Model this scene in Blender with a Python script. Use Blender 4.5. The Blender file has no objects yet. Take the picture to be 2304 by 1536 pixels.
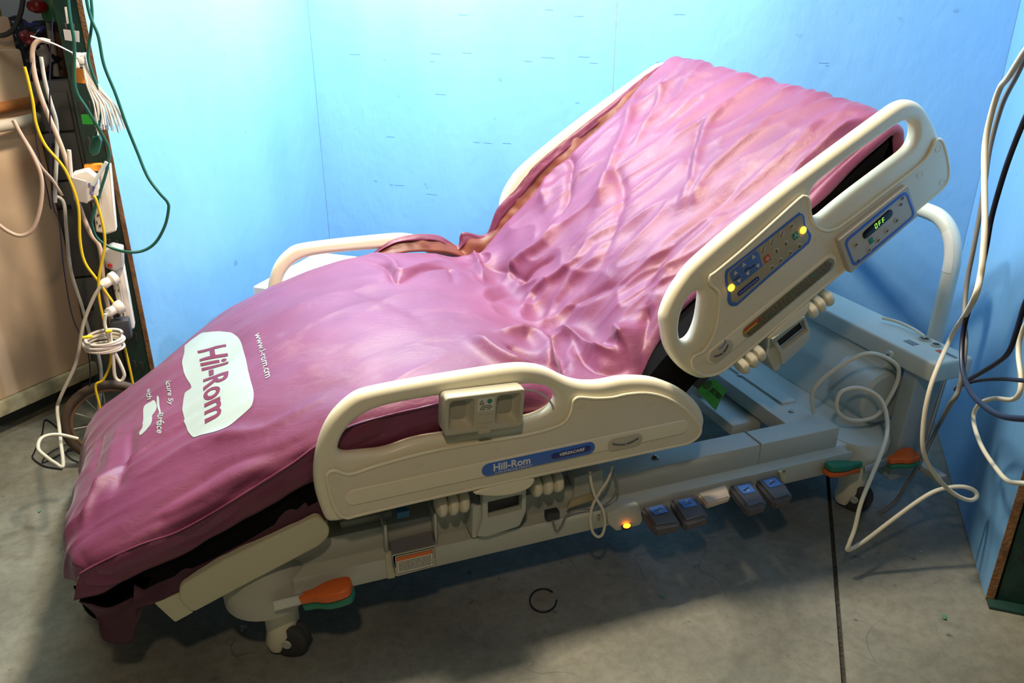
import bpy, bmesh, math, random
import numpy as np
from mathutils import Vector, Matrix, noise
random.seed(7)
SC = bpy.context.scene
COL = SC.collection
# ------------------------------------------------------------------ camera
FPX = 1813.0; PITCH = math.radians(23.62); YAW = math.radians(20.45); CH = 1.35
cam = bpy.data.objects.new('camera', bpy.data.cameras.new('camera')); COL.objects.link(cam)
cam.location = (0, 0, CH)
cam.rotation_euler = (math.pi/2 - PITCH, 0, -YAW)
cam.data.sensor_width = 36; cam.data.lens = FPX/2304*36; cam.data.clip_start = .02
SC.camera = cam
# ------------------------------------------------------------------ world, lights, exposure
w = bpy.data.worlds.new('room'); SC.world = w; w.use_nodes = True
w.node_tree.nodes['Background'].inputs[0].default_value = (.62, .74, .66, 1)
w.node_tree.nodes['Background'].inputs[1].default_value = .045
def area(name, loc, tgt, sx, sy, power, col):
    l = bpy.data.lights.new(name, 'AREA'); l.shape = 'RECTANGLE'; l.size = sx; l.size_y = sy
    l.energy = power; l.color = col
    o = bpy.data.objects.new(name, l); COL.objects.link(o); o.location = loc
    o.rotation_euler = (Vector(tgt) - Vector(loc)).to_track_quat('-Z', 'Y').to_euler()
    return o
area('work_lamp', (.50, 1.62, 2.42), (.45, 2.2, .4), .22, .22, 44, (1, .82, .60))
pl = bpy.data.lights.new('wall_lamp', 'POINT'); pl.energy = 85; pl.color = (.94, 1, .96); pl.shadow_soft_size = .10
po = bpy.data.objects.new('wall_lamp', pl); COL.objects.link(po); po.location = (.50, 2.70, 2.02)
area('ceiling_tubes', (.30, 2.30, 3.3), (.4, 2.2, 0), 2.4, .5, 24, (.80, 1, .90))
area('front_lamp', (-.10, -.10, 2.25), (.6, 1.8, .2), .10, .10, 7, (1, .74, .50))
sp = bpy.data.lights.new('clamp_lamp', 'SPOT'); sp.energy = 40; sp.color = (.9, .97, 1); sp.spot_size = math.radians(75); sp.spot_blend = .6; sp.shadow_soft_size = .03
so = bpy.data.objects.new('clamp_lamp', sp); COL.objects.link(so); so.location = (1.86, 1.42, 2.0)
so.rotation_euler = (Vector((.35, 3.0, .8)) - so.location).to_track_quat('-Z', 'Y').to_euler()
SC.view_settings.view_transform = 'Standard'; SC.view_settings.look = 'None'
SC.view_settings.gamma = 1; SC.view_settings.use_curve_mapping = False
SC.view_settings.exposure = 0.45

# ------------------------------------------------------------------ geometry helpers
_R = Vector((math.cos(YAW), -math.sin(YAW), 0)); _f = Vector((math.sin(YAW), math.cos(YAW), 0)); _Z = Vector((0, 0, 1))
_F = math.cos(PITCH)*_f - math.sin(PITCH)*_Z; _U = math.sin(PITCH)*_f + math.cos(PITCH)*_Z
CAMP = Vector((0, 0, CH))
def ray(x, y): return _R*((x-1152)/FPX) + _U*((768-y)/FPX) + _F
def AY(x, y, Y): r = ray(x, y); return CAMP + r*(Y/r.y)          # survey: the point seen at x,y lying in the upright plane Y
def AZ(x, y, z): r = ray(x, y); return CAMP + r*((z-CH)/r.z)     # ... in the level plane z
def AX(x, y, X): r = ray(x, y); return CAMP + r*(X/r.x)
def AP(x, y, P, n): r = ray(x, y); n = Vector(n); return CAMP + r*((Vector(P)-CAMP).dot(n)/r.dot(n))
def v3(p): return Vector(p)

def catmull(pts, n=6, closed=False):
    P = [Vector(p) for p in pts]; m = len(P); out = []
    rng = range(m) if closed else range(m-1)
    for i in rng:
        if closed: a, b, c, d = P[i-1], P[i], P[(i+1) % m], P[(i+2) % m]
        else: a, b, c, d = P[max(i-1, 0)], P[i], P[i+1], P[min(i+2, m-1)]
        for k in range(n):
            t = k/n
            out.append(.5*((2*b) + (c-a)*t + (2*a-5*b+4*c-d)*t*t + (3*b-a-3*c+d)*t**3))
    if not closed: out.append(P[-1].copy())
    return out

MATS = {}
def mat(name, col, rough=.5, metal=0, var=.06, vscale=8, bump=0, bscale=60, emit=None, coat=0, spec=.5):
    if name in MATS: return MATS[name]
    m = bpy.data.materials.new(name); m.use_nodes = True; nt = m.node_tree; N = nt.nodes; b = N['Principled BSDF']
    b.inputs['Roughness'].default_value = rough; b.inputs['Metallic'].default_value = metal
    b.inputs['Coat Weight'].default_value = coat; b.inputs['Specular IOR Level'].default_value = spec
    tc = N.new('ShaderNodeTexCoord'); no = N.new('ShaderNodeTexNoise'); no.inputs['Scale'].default_value = vscale
    no.inputs['Detail'].default_value = 4
    nt.links.new(tc.outputs['Object'], no.inputs['Vector'])
    cr = N.new('ShaderNodeValToRGB')
    cr.color_ramp.elements[0].position = .3; cr.color_ramp.elements[1].position = .7
    cr.color_ramp.elements[0].color = (*[max(0, c*(1-var)) for c in col], 1)
    cr.color_ramp.elements[1].color = (*[min(1, c*(1+var)) for c in col], 1)
    nt.links.new(no.outputs['Fac'], cr.inputs['Fac']); nt.links.new(cr.outputs['Color'], b.inputs['Base Color'])
    if bump:
        n2 = N.new('ShaderNodeTexNoise'); n2.inputs['Scale'].default_value = bscale; n2.inputs['Detail'].default_value = 3
        nt.links.new(tc.outputs['Object'], n2.inputs['Vector'])
        bp = N.new('ShaderNodeBump'); bp.inputs['Strength'].default_value = bump; bp.inputs['Distance'].default_value = .01
        nt.links.new(n2.outputs['Fac'], bp.inputs['Height']); nt.links.new(bp.outputs['Normal'], b.inputs['Normal'])
    if emit:
        b.inputs['Emission Color'].default_value = (*emit[0], 1); b.inputs['Emission Strength'].default_value = emit[1]
    MATS[name] = m; return m

def wloc(o):
    l = Vector(o.location)
    while o.parent: o = o.parent; l += Vector(o.location)
    return l
def finish(name, me, m, parent=None, smooth=True, origin=None, autosm=40):
    n = len(me.vertices); co = np.empty(n*3); me.vertices.foreach_get('co', co); co = co.reshape(-1, 3)
    if origin is None:
        mn, mx = co.min(0), co.max(0); origin = Vector(((mn[0]+mx[0])/2, (mn[1]+mx[1])/2, mn[2]))
    co -= np.array(origin); me.vertices.foreach_set('co', co.ravel())
    if m:
        for mm in (m if isinstance(m, (list, tuple)) else [m]): me.materials.append(mm)
    if smooth:
        me.polygons.foreach_set('use_smooth', [True]*len(me.polygons))
        if autosm < 180:
            try: me.set_sharp_from_angle(angle=math.radians(autosm))
            except Exception: pass
    me.update()
    o = bpy.data.objects.new(name, me); COL.objects.link(o)
    if parent: o.parent = parent; o.location = Vector(origin) - wloc(parent)
    else: o.location = origin
    return o
def frombm(name, bm, m, parent=None, smooth=True, autosm=40):
    bmesh.ops.recalc_face_normals(bm, faces=bm.faces)
    me = bpy.data.meshes.new(name); bm.to_mesh(me); bm.free()
    return finish(name, me, m, parent, smooth, autosm=autosm)
def tag(o, label=None, cat=None, group=None, kind=None):
    if label: o['label'] = label
    if cat: o['category'] = cat
    if group: o['group'] = group
    if kind: o['kind'] = kind
    return o
def empty(name, loc, label, cat, group=None):
    o = bpy.data.objects.new(name, None); COL.objects.link(o); o.location = loc; o.empty_display_size = .05
    return tag(o, label, cat, group)

def bm_box(bm, M, sx, sy, sz, bev=0, seg=2):
    r = bmesh.ops.create_cube(bm, size=1, matrix=M @ Matrix.Diagonal((sx, sy, sz, 1)))
    if bev:
        es = set(); [es.update(v.link_edges) for v in r['verts']]
        bmesh.ops.bevel(bm, geom=list(es), offset=bev, segments=seg, affect='EDGES', profile=.5, clamp_overlap=True)
def box(name, c, s, m, parent=None, bev=.003, rot=None, seg=2):
    bm = bmesh.new(); M = Matrix.Translation(c)
    if rot is not None: M = M @ (rot.to_4x4() if hasattr(rot, 'to_4x4') else rot)
    bm_box(bm, M, *s, bev=bev, seg=seg)
    return frombm(name, bm, m, parent)
def boxes(name, lst, m, parent=None, bev=.003):
    bm = bmesh.new()
    for c, s in lst: bm_box(bm, Matrix.Translation(c), *s, bev=bev)
    return frombm(name, bm, m, parent)
def bm_tube(bm, pts, r, seg=10, closed=False, caps=True):
    P = [Vector(p) for p in pts]; n = len(P); rings = []
    up = None
    for i in range(n):
        if closed: t = (P[(i+1) % n]-P[i-1])
        else: t = P[min(i+1, n-1)]-P[max(i-1, 0)]
        if t.length < 1e-9: t = Vector((0, 0, 1))
        t.normalize()
        if up is None:
            up = Vector((0, 0, 1)) if abs(t.z) < .9 else Vector((1, 0, 0))
        up = (up - t*up.dot(t)); up.normalize(); s = t.cross(up)
        rr = r[i] if isinstance(r, (list, tuple)) else r
        rings.append([bm.verts.new(P[i] + (up*math.cos(a)+s*math.sin(a))*rr) for a in [2*math.pi*k/seg for k in range(seg)]])
    m = n if closed else n-1
    for i in range(m):
        A, B = rings[i], rings[(i+1) % n]
        for k in range(seg): bm.faces.new((A[k], A[(k+1) % seg], B[(k+1) % seg], B[k]))
    if caps and not closed:
        bm.faces.new(rings[0][::-1]); bm.faces.new(rings[-1])
def tube(name, pts, r, m, parent=None, n=8, seg=10, closed=False, sm=True):
    bm = bmesh.new(); q = catmull(pts, n, closed) if sm else pts
    bm_tube(bm, q, r, seg, closed)
    return frombm(name, bm, m, parent, autosm=60)
def lathe_bm(bm, prof, M, seg=24, sx=1, sy=1):
    rings = []
    for r, z in prof:
        rings.append([bm.verts.new(M @ Vector((r*sx*math.cos(a), r*sy*math.sin(a), z))) for a in [2*math.pi*k/seg for k in range(seg)]])
    for i in range(len(rings)-1):
        for k in range(seg): bm.faces.new((rings[i][k], rings[i][(k+1) % seg], rings[i+1][(k+1) % seg], rings[i+1][k]))
    bm.faces.new(rings[0][::-1]); bm.faces.new(rings[-1])
def lathe(name, prof, M, m, parent=None, seg=24, sx=1, sy=1):
    bm = bmesh.new(); lathe_bm(bm, prof, M, seg, sx, sy); return frombm(name, bm, m, parent)
def cyl(name, a, b, r, m, parent=None, seg=20, bev=.15):
    a, b = Vector(a), Vector(b); d = b-a; L = d.length
    M = Matrix.Translation(a) @ d.to_track_quat('Z', 'Y').to_matrix().to_4x4()
    e = min(r*bev, L*.3)
    return lathe(name, [(r-e, 0), (r, e), (r, L-e), (r-e, L)], M, m, parent, seg)

# flat outline (with holes) given in a plane; M maps (x,y,z) of the outline to the world
def _curve_mesh(outs, ext, bev, bres=3, off=True):
    cu = bpy.data.curves.new('t', 'CURVE'); cu.dimensions = '2D'; cu.fill_mode = 'BOTH'
    for pts in outs:
        s = cu.splines.new('POLY'); s.points.add(len(pts)-1)
        for i, p in enumerate(pts): s.points[i].co = (p[0], p[1], 0, 1)
        s.use_cyclic_u = True
    cu.extrude = ext; cu.bevel_depth = bev; cu.bevel_resolution = bres
    if off: cu.offset = -bev
    o = bpy.data.objects.new('t', cu); COL.objects.link(o)
    dg = bpy.context.evaluated_depsgraph_get(); dg.update()
    me = bpy.data.meshes.new_from_object(o.evaluated_get(dg))
    bpy.data.objects.remove(o); bpy.data.curves.remove(cu)
    return me
def even(o, bev):
    """drop crowded points and ease corners tighter than the bevel can follow"""
    P = [Vector((p[0], p[1])) for p in o]; q = []
    for p in P:
        if not q or (p-q[-1]).length > max(2e-4, bev*.22): q.append(p)
    while len(q) > 3 and (q[0]-q[-1]).length <= max(2e-4, bev*.22): q.pop()
    if bev > .009:
        for _ in range(3): q = [q[i]*.5 + (q[i-1]+q[(i+1) % len(q)])*.25 for i in range(len(q))]
    return q
def plate(name, outs, M, ext, bev, m, parent=None, bres=3, smooth_n=0, autosm=35):
    if smooth_n: outs = [catmull([(p[0], p[1], 0) for p in o], smooth_n, True) for o in outs]
    outs = [even(o, bev) for o in outs]
    me = _curve_mesh(outs, ext, bev, bres)
    me.transform(M); me.materials.clear()
    bm = bmesh.new(); bm.from_mesh(me); bmesh.ops.remove_doubles(bm, verts=bm.verts, dist=1e-5)
    return frombm(name, bm, m, parent, autosm=autosm)
def text_mesh(s, size, ext=.0003, offset=0, sx=1, sp=1, align='CENTER', shear=0):
    cu = bpy.data.curves.new('t', 'FONT'); cu.body = s; cu.size = size; cu.extrude = ext; cu.offset = offset
    cu.align_x = align; cu.align_y = 'CENTER'; cu.space_character = sp; cu.resolution_u = 3; cu.shear = shear
    o = bpy.data.objects.new('t', cu); COL.objects.link(o)
    dg = bpy.context.evaluated_depsgraph_get(); dg.update()
    me = bpy.data.meshes.new_from_object(o.evaluated_get(dg))
    bpy.data.objects.remove(o); bpy.data.curves.remove(cu)
    me.transform(Matrix.Diagonal((sx, 1, 1, 1))); me.materials.clear()
    return me
def text(name, s, size, M, m, parent=None, **k):
    me = text_mesh(s, size, **k); me.transform(M); return finish(name, me, m, parent, smooth=False)
def frame(o, x, y):   # matrix with origin o, x axis, y axis
    x = Vector(x).normalized(); y = Vector(y); y = (y - x*y.dot(x)).normalized(); z = x.cross(y)
    M = Matrix((x, y, z)).transposed().to_4x4(); M.translation = Vector(o); return M

# ------------------------------------------------------------------ palette
rail_m = mat('rail plastic', (.84, .79, .60), .34, var=.03, vscale=5, bump=.02, bscale=260)
raild_m = mat('rail insert plastic', (.76, .71, .55), .5, var=.03, bump=.05, bscale=420)
grey_m = mat('grey bed enamel', (.50, .525, .47), .45, var=.04, vscale=4)
grey2_m = mat('console plastic', (.60, .66, .62), .42, var=.03, bump=.02, bscale=200)
deck_m = mat('deck enamel', (.56, .55, .38), .45, var=.04)
dark_m = mat('dark plastic', (.035, .036, .042), .5, var=.1)
pedal_m = mat('pedal rubber', (.085, .085, .10), .55, bump=.1, bscale=300)
blue_m = mat('blue print', (.055, .17, .60), .4, var=.02)
navy_m = mat('navy print', (.02, .035, .20), .4, var=.02)
white_m = mat('white print', (.8, .8, .82), .5, var=.02)
black_m = mat('black print', (.02, .02, .02), .5, var=.02)
orange_m = mat('orange pedal plastic', (.70, .13, .02), .4, var=.05)
green_m = mat('green pedal plastic', (.02, .22, .14), .4, var=.05)
steel_m = mat('zinc steel', (.62, .62, .60), .35, .8)
screw_m = mat('screw steel', (.35, .32, .28), .3, .9)
cream_cord = mat('cream cord vinyl', (.74, .70, .56), .45, var=.03)
grey_cord = mat('grey cord vinyl', (.55, .54, .50), .5, var=.03)
dgrey_cord = mat('dark grey cord vinyl', (.22, .22, .22), .5)
black_cord = mat('black cord vinyl', (.008, .010, .03), .4)
rubber_m = mat('caster rubber', (.05, .05, .05), .7)
# ------------------------------------------------------------------ the setting
DW = Vector((.632, .775, 0)).normalized(); NW = Vector((-DW.y, DW.x, 0))   # wing direction (away), back-wall direction (to the left)
CR = Vector((2.291, 1.880, 0)); CL = CR + NW*2.397; WL = CL - DW*1.09; WR = CR - DW*1.09
def concrete():
    m = bpy.data.materials.new('stained concrete'); m.use_nodes = True; nt = m.node_tree; N = nt.nodes; L = nt.links; b = N['Principled BSDF']
    tc = N.new('ShaderNodeNewGeometry')
    def noi(s, d=6, r=.6, dist=0):
        n = N.new('ShaderNodeTexNoise'); n.inputs['Scale'].default_value = s; n.inputs['Detail'].default_value = d
        n.inputs['Roughness'].default_value = r; n.inputs['Distortion'].default_value = dist
        L.new(tc.outputs['Position'], n.inputs['Vector']); return n
    def ramp(src, p0, c0, p1, c1):
        r = N.new('ShaderNodeValToRGB'); e = r.color_ramp.elements; e[0].position = p0; e[1].position = p1
        e[0].color = (*c0, 1); e[1].color = (*c1, 1); L.new(src, r.inputs['Fac']); return r
    def mix(a, bb, f, mode='MIX'):
        x = N.new('ShaderNodeMix'); x.data_type = 'RGBA'; x.blend_type = mode
        for sock, v in ((x.inputs[6], a), (x.inputs[7], bb)):
            if isinstance(v, tuple): sock.default_value = (*v, 1)
            else: L.new(v, sock)
        if isinstance(f, float): x.inputs[0].default_value = f
        else: L.new(f, x.inputs[0])
        return x.outputs[2]
    base = ramp(noi(2.2, 8, .62, .4).outputs['Fac'], .32, (.15, .152, .125), .68, (.31, .31, .26))
    fine = ramp(noi(38, 5, .7).outputs['Fac'], .35, (.72, .72, .70), .6, (1, 1, 1))
    c = mix(base.outputs['Color'], fine.outputs['Color'], .8, 'MULTIPLY')
    spots = ramp(noi(24, 2, .5, .2).outputs['Fac'], .68, (0, 0, 0), .76, (1, 1, 1))
    c = mix(c, (.11, .11, .10), spots.outputs['Color'])
    # thin scuff lines
    wv = N.new('ShaderNodeTexVoronoi'); wv.feature = 'DISTANCE_TO_EDGE'; wv.inputs['Scale'].default_value = 2.6
    nd = noi(1.5, 3, .5); ad = N.new('ShaderNodeVectorMath'); ad.operation = 'ADD'; L.new(nd.outputs['Color'], ad.inputs[0]); L.new(tc.outputs['Position'], ad.inputs[1])
    L.new(ad.outputs[0], wv.inputs['Vector'])
    ln = ramp(wv.outputs['Distance'], .0, (1, 1, 1), .006, (0, 0, 0))
    gate = ramp(noi(3.1, 2).outputs['Fac'], .50, (0, 0, 0), .60, (.7, .7, .7))
    f = mix(ln.outputs['Color'], gate.outputs['Color'], 1.0, 'MULTIPLY')
    c = mix(c, (.07, .07, .065), f)
    L.new(c, b.inputs['Base Color'])
    rr = ramp(noi(5, 4).outputs['Fac'], .35, (.38,)*3, .65, (.62,)*3); L.new(rr.outputs['Color'], b.inputs['Roughness'])
    bp = N.new('ShaderNodeBump'); bp.inputs['Strength'].default_value = .35; bp.inputs['Distance'].default_value = .004
    L.new(noi(55, 6, .7).outputs['Fac'], bp.inputs['Height']); L.new(bp.outputs['Normal'], b.inputs['Normal'])
    return m
def bluepaint():
    m = bpy.data.materials.new('blue painted board'); m.use_nodes = True; nt = m.node_tree; N = nt.nodes; L = nt.links; b = N['Principled BSDF']
    tc = N.new('ShaderNodeNewGeometry')
    n1 = N.new('ShaderNodeTexNoise'); n1.inputs['Scale'].default_value = 3; n1.inputs['Detail'].default_value = 6
    mp = N.new('ShaderNodeMapping'); mp.inputs['Scale'].default_value = (1, 1, .45); L.new(tc.outputs['Position'], mp.inputs['Vector']); L.new(mp.outputs['Vector'], n1.inputs['Vector'])
    cr = N.new('ShaderNodeValToRGB'); e = cr.color_ramp.elements; e[0].position = .3; e[1].position = .72
    e[0].color = (.17, .41, .74, 1); e[1].color = (.215, .48, .80, 1); L.new(n1.outputs['Fac'], cr.inputs['Fac'])
    n2 = N.new('ShaderNodeTexNoise'); n2.inputs['Scale'].default_value = 17; n2.inputs['Detail'].default_value = 2; L.new(tc.outputs['Position'], n2.inputs['Vector'])
    c2 = N.new('ShaderNodeValToRGB'); e = c2.color_ramp.elements; e[0].position = .73; e[0].color = (0, 0, 0, 1); e[1].position = .79; e[1].color = (.45, .45, .45, 1)
    L.new(n2.outputs['Fac'], c2.inputs['Fac'])
    x = N.new('ShaderNodeMix'); x.data_type = 'RGBA'; L.new(c2.outputs['Color'], x.inputs[0]); L.new(cr.outputs['Color'], x.inputs[6]); x.inputs[7].default_value = (.09, .15, .30, 1)
    L.new(x.outputs[2], b.inputs['Base Color']); b.inputs['Roughness'].default_value = .45
    n3 = N.new('ShaderNodeTexNoise'); n3.inputs['Scale'].default_value = 26; n3.inputs['Detail'].default_value = 5
    mp2 = N.new('ShaderNodeMapping'); mp2.inputs['Scale'].default_value = (1, 1, .6); L.new(tc.outputs['Position'], mp2.inputs['Vector']); L.new(mp2.outputs['Vector'], n3.inputs['Vector'])
    bp = N.new('ShaderNodeBump'); bp.inputs['Strength'].default_value = .4; bp.inputs['Distance'].default_value = .006
    L.new(n3.outputs['Fac'], bp.inputs['Height']); L.new(bp.outputs['Normal'], b.inputs['Normal'])
    return m
conc = concrete(); paint = bluepaint()
board_m = mat('raw board edge', (.30, .155, .07), .8, var=.35, vscale=30, bump=.3, bscale=120)
joint_m = mat('joint grit', (.05, .05, .045), .95, var=.6, vscale=120, bump=.6, bscale=300)

def prism(name, poly, z0, z1, m, parent=None, bev=0):
    bm = bmesh.new(); a = [bm.verts.new((p[0], p[1], z0)) for p in poly]; b = [bm.verts.new((p[0], p[1], z1)) for p in poly]
    bm.faces.new(a[::-1]); bm.faces.new(b); n = len(poly)
    for i in range(n): bm.faces.new((a[i], a[(i+1) % n], b[(i+1) % n], b[i]))
    if bev: bmesh.ops.bevel(bm, geom=bm.edges[:], offset=bev, segments=1, affect='EDGES')
    return frombm(name, bm, m, parent)
# floor: two poured slabs with a saw-cut joint between them
J1 = Vector((1.574, 1.549)); J2 = Vector((1.136, .987)); jd = (J1-J2).normalized(); jn = Vector((-jd.y, jd.x))
fl = prism('floor', [(-6, -3), (6, -3), (6, 7), (-6, 7)], -.06, -.012, joint_m); tag(fl, kind='structure')
def jp(t, s): p = J2 + jd*t + jn*s; return (p.x, p.y)
prism('slab', [jp(-5, .005), jp(-5, 7), jp(7, 7), jp(7, .005)], -.013, 0, conc, fl, .0015)
prism('slab', [jp(-5, -.005), jp(7, -.005), jp(7, -5), jp(-5, -5)], -.013, 0, conc, fl, .0015)

def board(name, a, b, inward, parent=None, th=.019, h=2.44, z0=.006, kind='structure'):
    a, b, iw = Vector(a), Vector(b), Vector(inward)
    t = (b-a).normalized(); L = (b-a).length
    bm = bmesh.new(); M = frame((a+b)/2 - iw*th/2 + _Z*(z0+h/2), t, _Z)
    bm_box(bm, M, L, h, th, .0006, 1)
    bmesh.ops.recalc_face_normals(bm, faces=bm.faces)
    # painted face, raw edges
    for f in bm.faces: f.material_index = 0 if f.normal.dot(iw) > .8 else 1
    me = bpy.data.meshes.new(name); bm.to_mesh(me); bm.free()
    o = finish(name, me, [paint, board_m], parent, smooth=False)
    if not parent: tag(o, kind=kind)
    return o
wb = prism('wall_back', [(CL+DW*.021-NW*.02).xy, (CR+DW*.021+NW*.02).xy, (CR+DW*.06+NW*.02).xy, (CL+DW*.06-NW*.02).xy], .02, 2.42, board_m); tag(wb, kind='structure')
rm = random.Random(21); bm = bmesh.new()
for k in range(46):
    u = rm.uniform(.05, 1.9); zz_ = rm.choice((.62, .80, .98, 1.12, 1.28, 1.40)) + rm.uniform(-.02, .02); L_ = rm.uniform(.008, .05)
    bm_box(bm, frame(CL - NW*u - DW*.0003 + _Z*zz_, -NW + _Z*rm.uniform(-.06, .03), _Z), L_, .0016, .0006)
tag(frombm('pencil_marks', bm, mat('pencil', (.10, .22, .42), .6), wb), kind='stuff')
mid = (CL+CR)/2
board('panel', CL, mid, -DW, wb); board('panel', mid, CR, -DW, wb)
board('wall_left', WL, CL + DW*.0, -NW)
board('wall_right', WR, CR + DW*.0, NW)
tag(prism('wall_far', [(-5.5, 6.2), (5.5, 6.2), (5.5, 6.3), (-5.5, 6.3)], 0, 3.2, mat('far wall', (.30, .31, .33), .8)), kind='structure')

# ---- pallet-rack uprights holding the boards
rack_m = mat('dark green rack paint', (.012, .055, .045), .5, var=.25, vscale=20, bump=.1, bscale=90)
def upright(P, out, label, group=None):
    e = empty('rack_upright', P, label, 'rack upright', group)
    t = out
    c = P + _Z*1.3
    bm = bmesh.new()
    # C profile: web facing the viewer with two returns
    bm_box(bm, frame(c + t*.042 + DW*.004, t, _Z), .080, 2.6, .003, .001, 1)
    bm_box(bm, frame(c + t*.003 + DW*.036, t, _Z), .003, 2.6, .066, .001, 1)
    bm_box(bm, frame(c + t*.081 + DW*.036, t, _Z), .003, 2.6, .066, .001, 1)
    frombm('column', bm, rack_m, e)
    bm = bmesh.new()
    for k in range(24):
        for s in (.028, .056):
            bm_box(bm, frame(P + t*s + DW*.0015 + _Z*(.15+k*.1), t, _Z), .012, .032, .003, .001, 1)
    tag(frombm('slots', bm, dark_m, e), kind='stuff')
    box('foot_plate', P + t*.042 + DW*.03 + _Z*.004, (.12, .12, .008), rack_m, e, .001, Matrix.Rotation(math.atan2(t.y, t.x), 3, 'Z'))
    return e
ul = upright(WL + NW*.022, NW, 'dark green rack upright holding the cables and power strips')
ur = upright(WR - NW*.022, -NW, 'dark green rack upright behind the front edge of the right blue wall')
# ------------------------------------------------------------------ mattress in its maroon cover
def cover_mat(name, a, b, rough, dirt=.5):
    m = bpy.data.materials.new(name); m.use_nodes = True; nt = m.node_tree; N = nt.nodes; L = nt.links; bs = N['Principled BSDF']
    tc = N.new('ShaderNodeTexCoord')
    def noi(s, d=5, r=.55, sc=(1, 1, 1), dist=0):
        mp = N.new('ShaderNodeMapping'); mp.inputs['Scale'].default_value = sc; L.new(tc.outputs['Object'], mp.inputs['Vector'])
        n = N.new('ShaderNodeTexNoise'); n.inputs['Scale'].default_value = s; n.inputs['Detail'].default_value = d; n.inputs['Roughness'].default_value = r
        n.inputs['Distortion'].default_value = dist; L.new(mp.outputs['Vector'], n.inputs['Vector']); return n
    cr = N.new('ShaderNodeValToRGB'); e = cr.color_ramp.elements; e[0].position = .35; e[0].color = (*a, 1); e[1].position = .68; e[1].color = (*b, 1)
    L.new(noi(5).outputs['Fac'], cr.inputs['Fac'])
    c2 = N.new('ShaderNodeValToRGB'); e = c2.color_ramp.elements; e[0].position = .56; e[0].color = (0, 0, 0, 1); e[1].position = .72; e[1].color = (dirt,)*3 + (1,)
    L.new(noi(4.5, 8, .68, (1, 1, 1), .5).outputs['Fac'], c2.inputs['Fac'])
    x = N.new('ShaderNodeMix'); x.data_type = 'RGBA'; L.new(c2.outputs['Color'], x.inputs[0]); L.new(cr.outputs['Color'], x.inputs[6]); x.inputs[7].default_value = (.36, .20, .20, 1)
    L.new(x.outputs[2], bs.inputs['Base Color']); bs.inputs['Roughness'].default_value = rough; bs.inputs['Specular IOR Level'].default_value = .5
    bs.inputs['Sheen Weight'].default_value = .12; bs.inputs['Sheen Roughness'].default_value = .4
    bp = N.new('ShaderNodeBump'); bp.inputs['Strength'].default_value = .35; bp.inputs['Distance'].default_value = .004
    L.new(noi(22, 5, .6, (1, 2.2, 1), .8).outputs['Fac'], bp.inputs['Height'])
    b2 = N.new('ShaderNodeBump'); b2.inputs['Strength'].default_value = .12; b2.inputs['Distance'].default_value = .001
    L.new(noi(420, 2).outputs['Fac'], b2.inputs['Height']); L.new(bp.outputs['Normal'], b2.inputs['Normal']); L.new(b2.outputs['Normal'], bs.inputs['Normal'])
    return m
cover_m = cover_mat('maroon vinyl cover', (.170, .032, .088), (.225, .052, .122), .50)
hem_m = cover_mat('maroon hem vinyl', (.14, .024, .062), (.20, .038, .09), .45, .3)
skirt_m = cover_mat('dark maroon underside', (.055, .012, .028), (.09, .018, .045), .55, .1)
lining_m = mat('brown cover lining', (.16, .035, .018), .5, var=.25, vscale=12)
rows = [  # near (X,Z) at Y .. middle .. far, from the foot to the head
 ((-.352, .330), (-.405, .200), (-.455, .120)),
 ((-.345, .385), (-.375, .335), (-.395, .240)),
 ((-.290, .418), (-.265, .425), (-.235, .350)),
 ((-.150, .462), (-.130, .490), (-.120, .435)),
 ((.020, .530), (.030, .565), (.040, .530)),
 ((.200, .590), (.200, .622), (.210, .592)),
 ((.380, .612), (.390, .632), (.400, .622)),
 ((.560, .598), (.570, .608), (.575, .612)),
 ((.700, .560), (.690, .562), (.690, .585)),
 ((.800, .560), (.775, .562), (.755, .590)),
 ((.880, .635), (.860, .645), (.835, .668)),
 ((1.060, .800), (1.050, .835), (1.030, .850)),
 ((1.240, .945), (1.235, .990), (1.220, 1.010)),
 ((1.385, 1.060), (1.375, 1.105), (1.355, 1.125)),
 ((1.430, 1.085), (1.425, 1.128), (1.400, 1.150)),
 ((1.462, 1.070), (1.452, 1.112), (1.430, 1.130)),
 ((1.475, 1.020), (1.465, 1.060), (1.445, 1.080)),
]
NU, NV = 430, 230
def spline_np(K, t):   # K (n,k), t in [0,n-1]
    n = len(K); i = np.clip(np.floor(t).astype(int), 0, n-2); u = (t-i)[:, None]
    a = K[np.clip(i-1, 0, n-1)]; b = K[i]; c = K[np.clip(i+1, 0, n-1)]; d = K[np.clip(i+2, 0, n-1)]
    return .5*((2*b)+(c-a)*u+(2*a-5*b+4*c-d)*u*u+(3*b-a-3*c+d)*u**3)
K = np.array([[*a, *b, *c] for a, b, c in rows])
YN, YM, YF = 1.43, 1.87, 2.31
tt = np.linspace(0, len(rows)-1, NU*4); C6 = spline_np(K, tt)
arc = np.concatenate([[0], np.cumsum(np.hypot(np.diff(C6[:, 2]), np.diff(C6[:, 3])))]); SLEN = arc[-1]
ts = np.interp(np.linspace(0, SLEN, NU), arc, tt); C6 = spline_np(K, ts); S = np.linspace(0, SLEN, NU)
def sect(Y):   # quadratic through near / middle / far
    q = (Y-YM)/(YF-YM); L0 = q*(q-1)/2; L1 = (1-q*q); L2 = q*(q+1)/2
    return C6[:, 0:2]*L0 + C6[:, 2:4]*L1 + C6[:, 4:6]*L2
cn = C6[:, 2:4]; tg = np.gradient(cn, axis=0); tg /= np.linalg.norm(tg, axis=1)[:, None]; nr = np.stack([-tg[:, 1], tg[:, 0]], 1)
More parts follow.
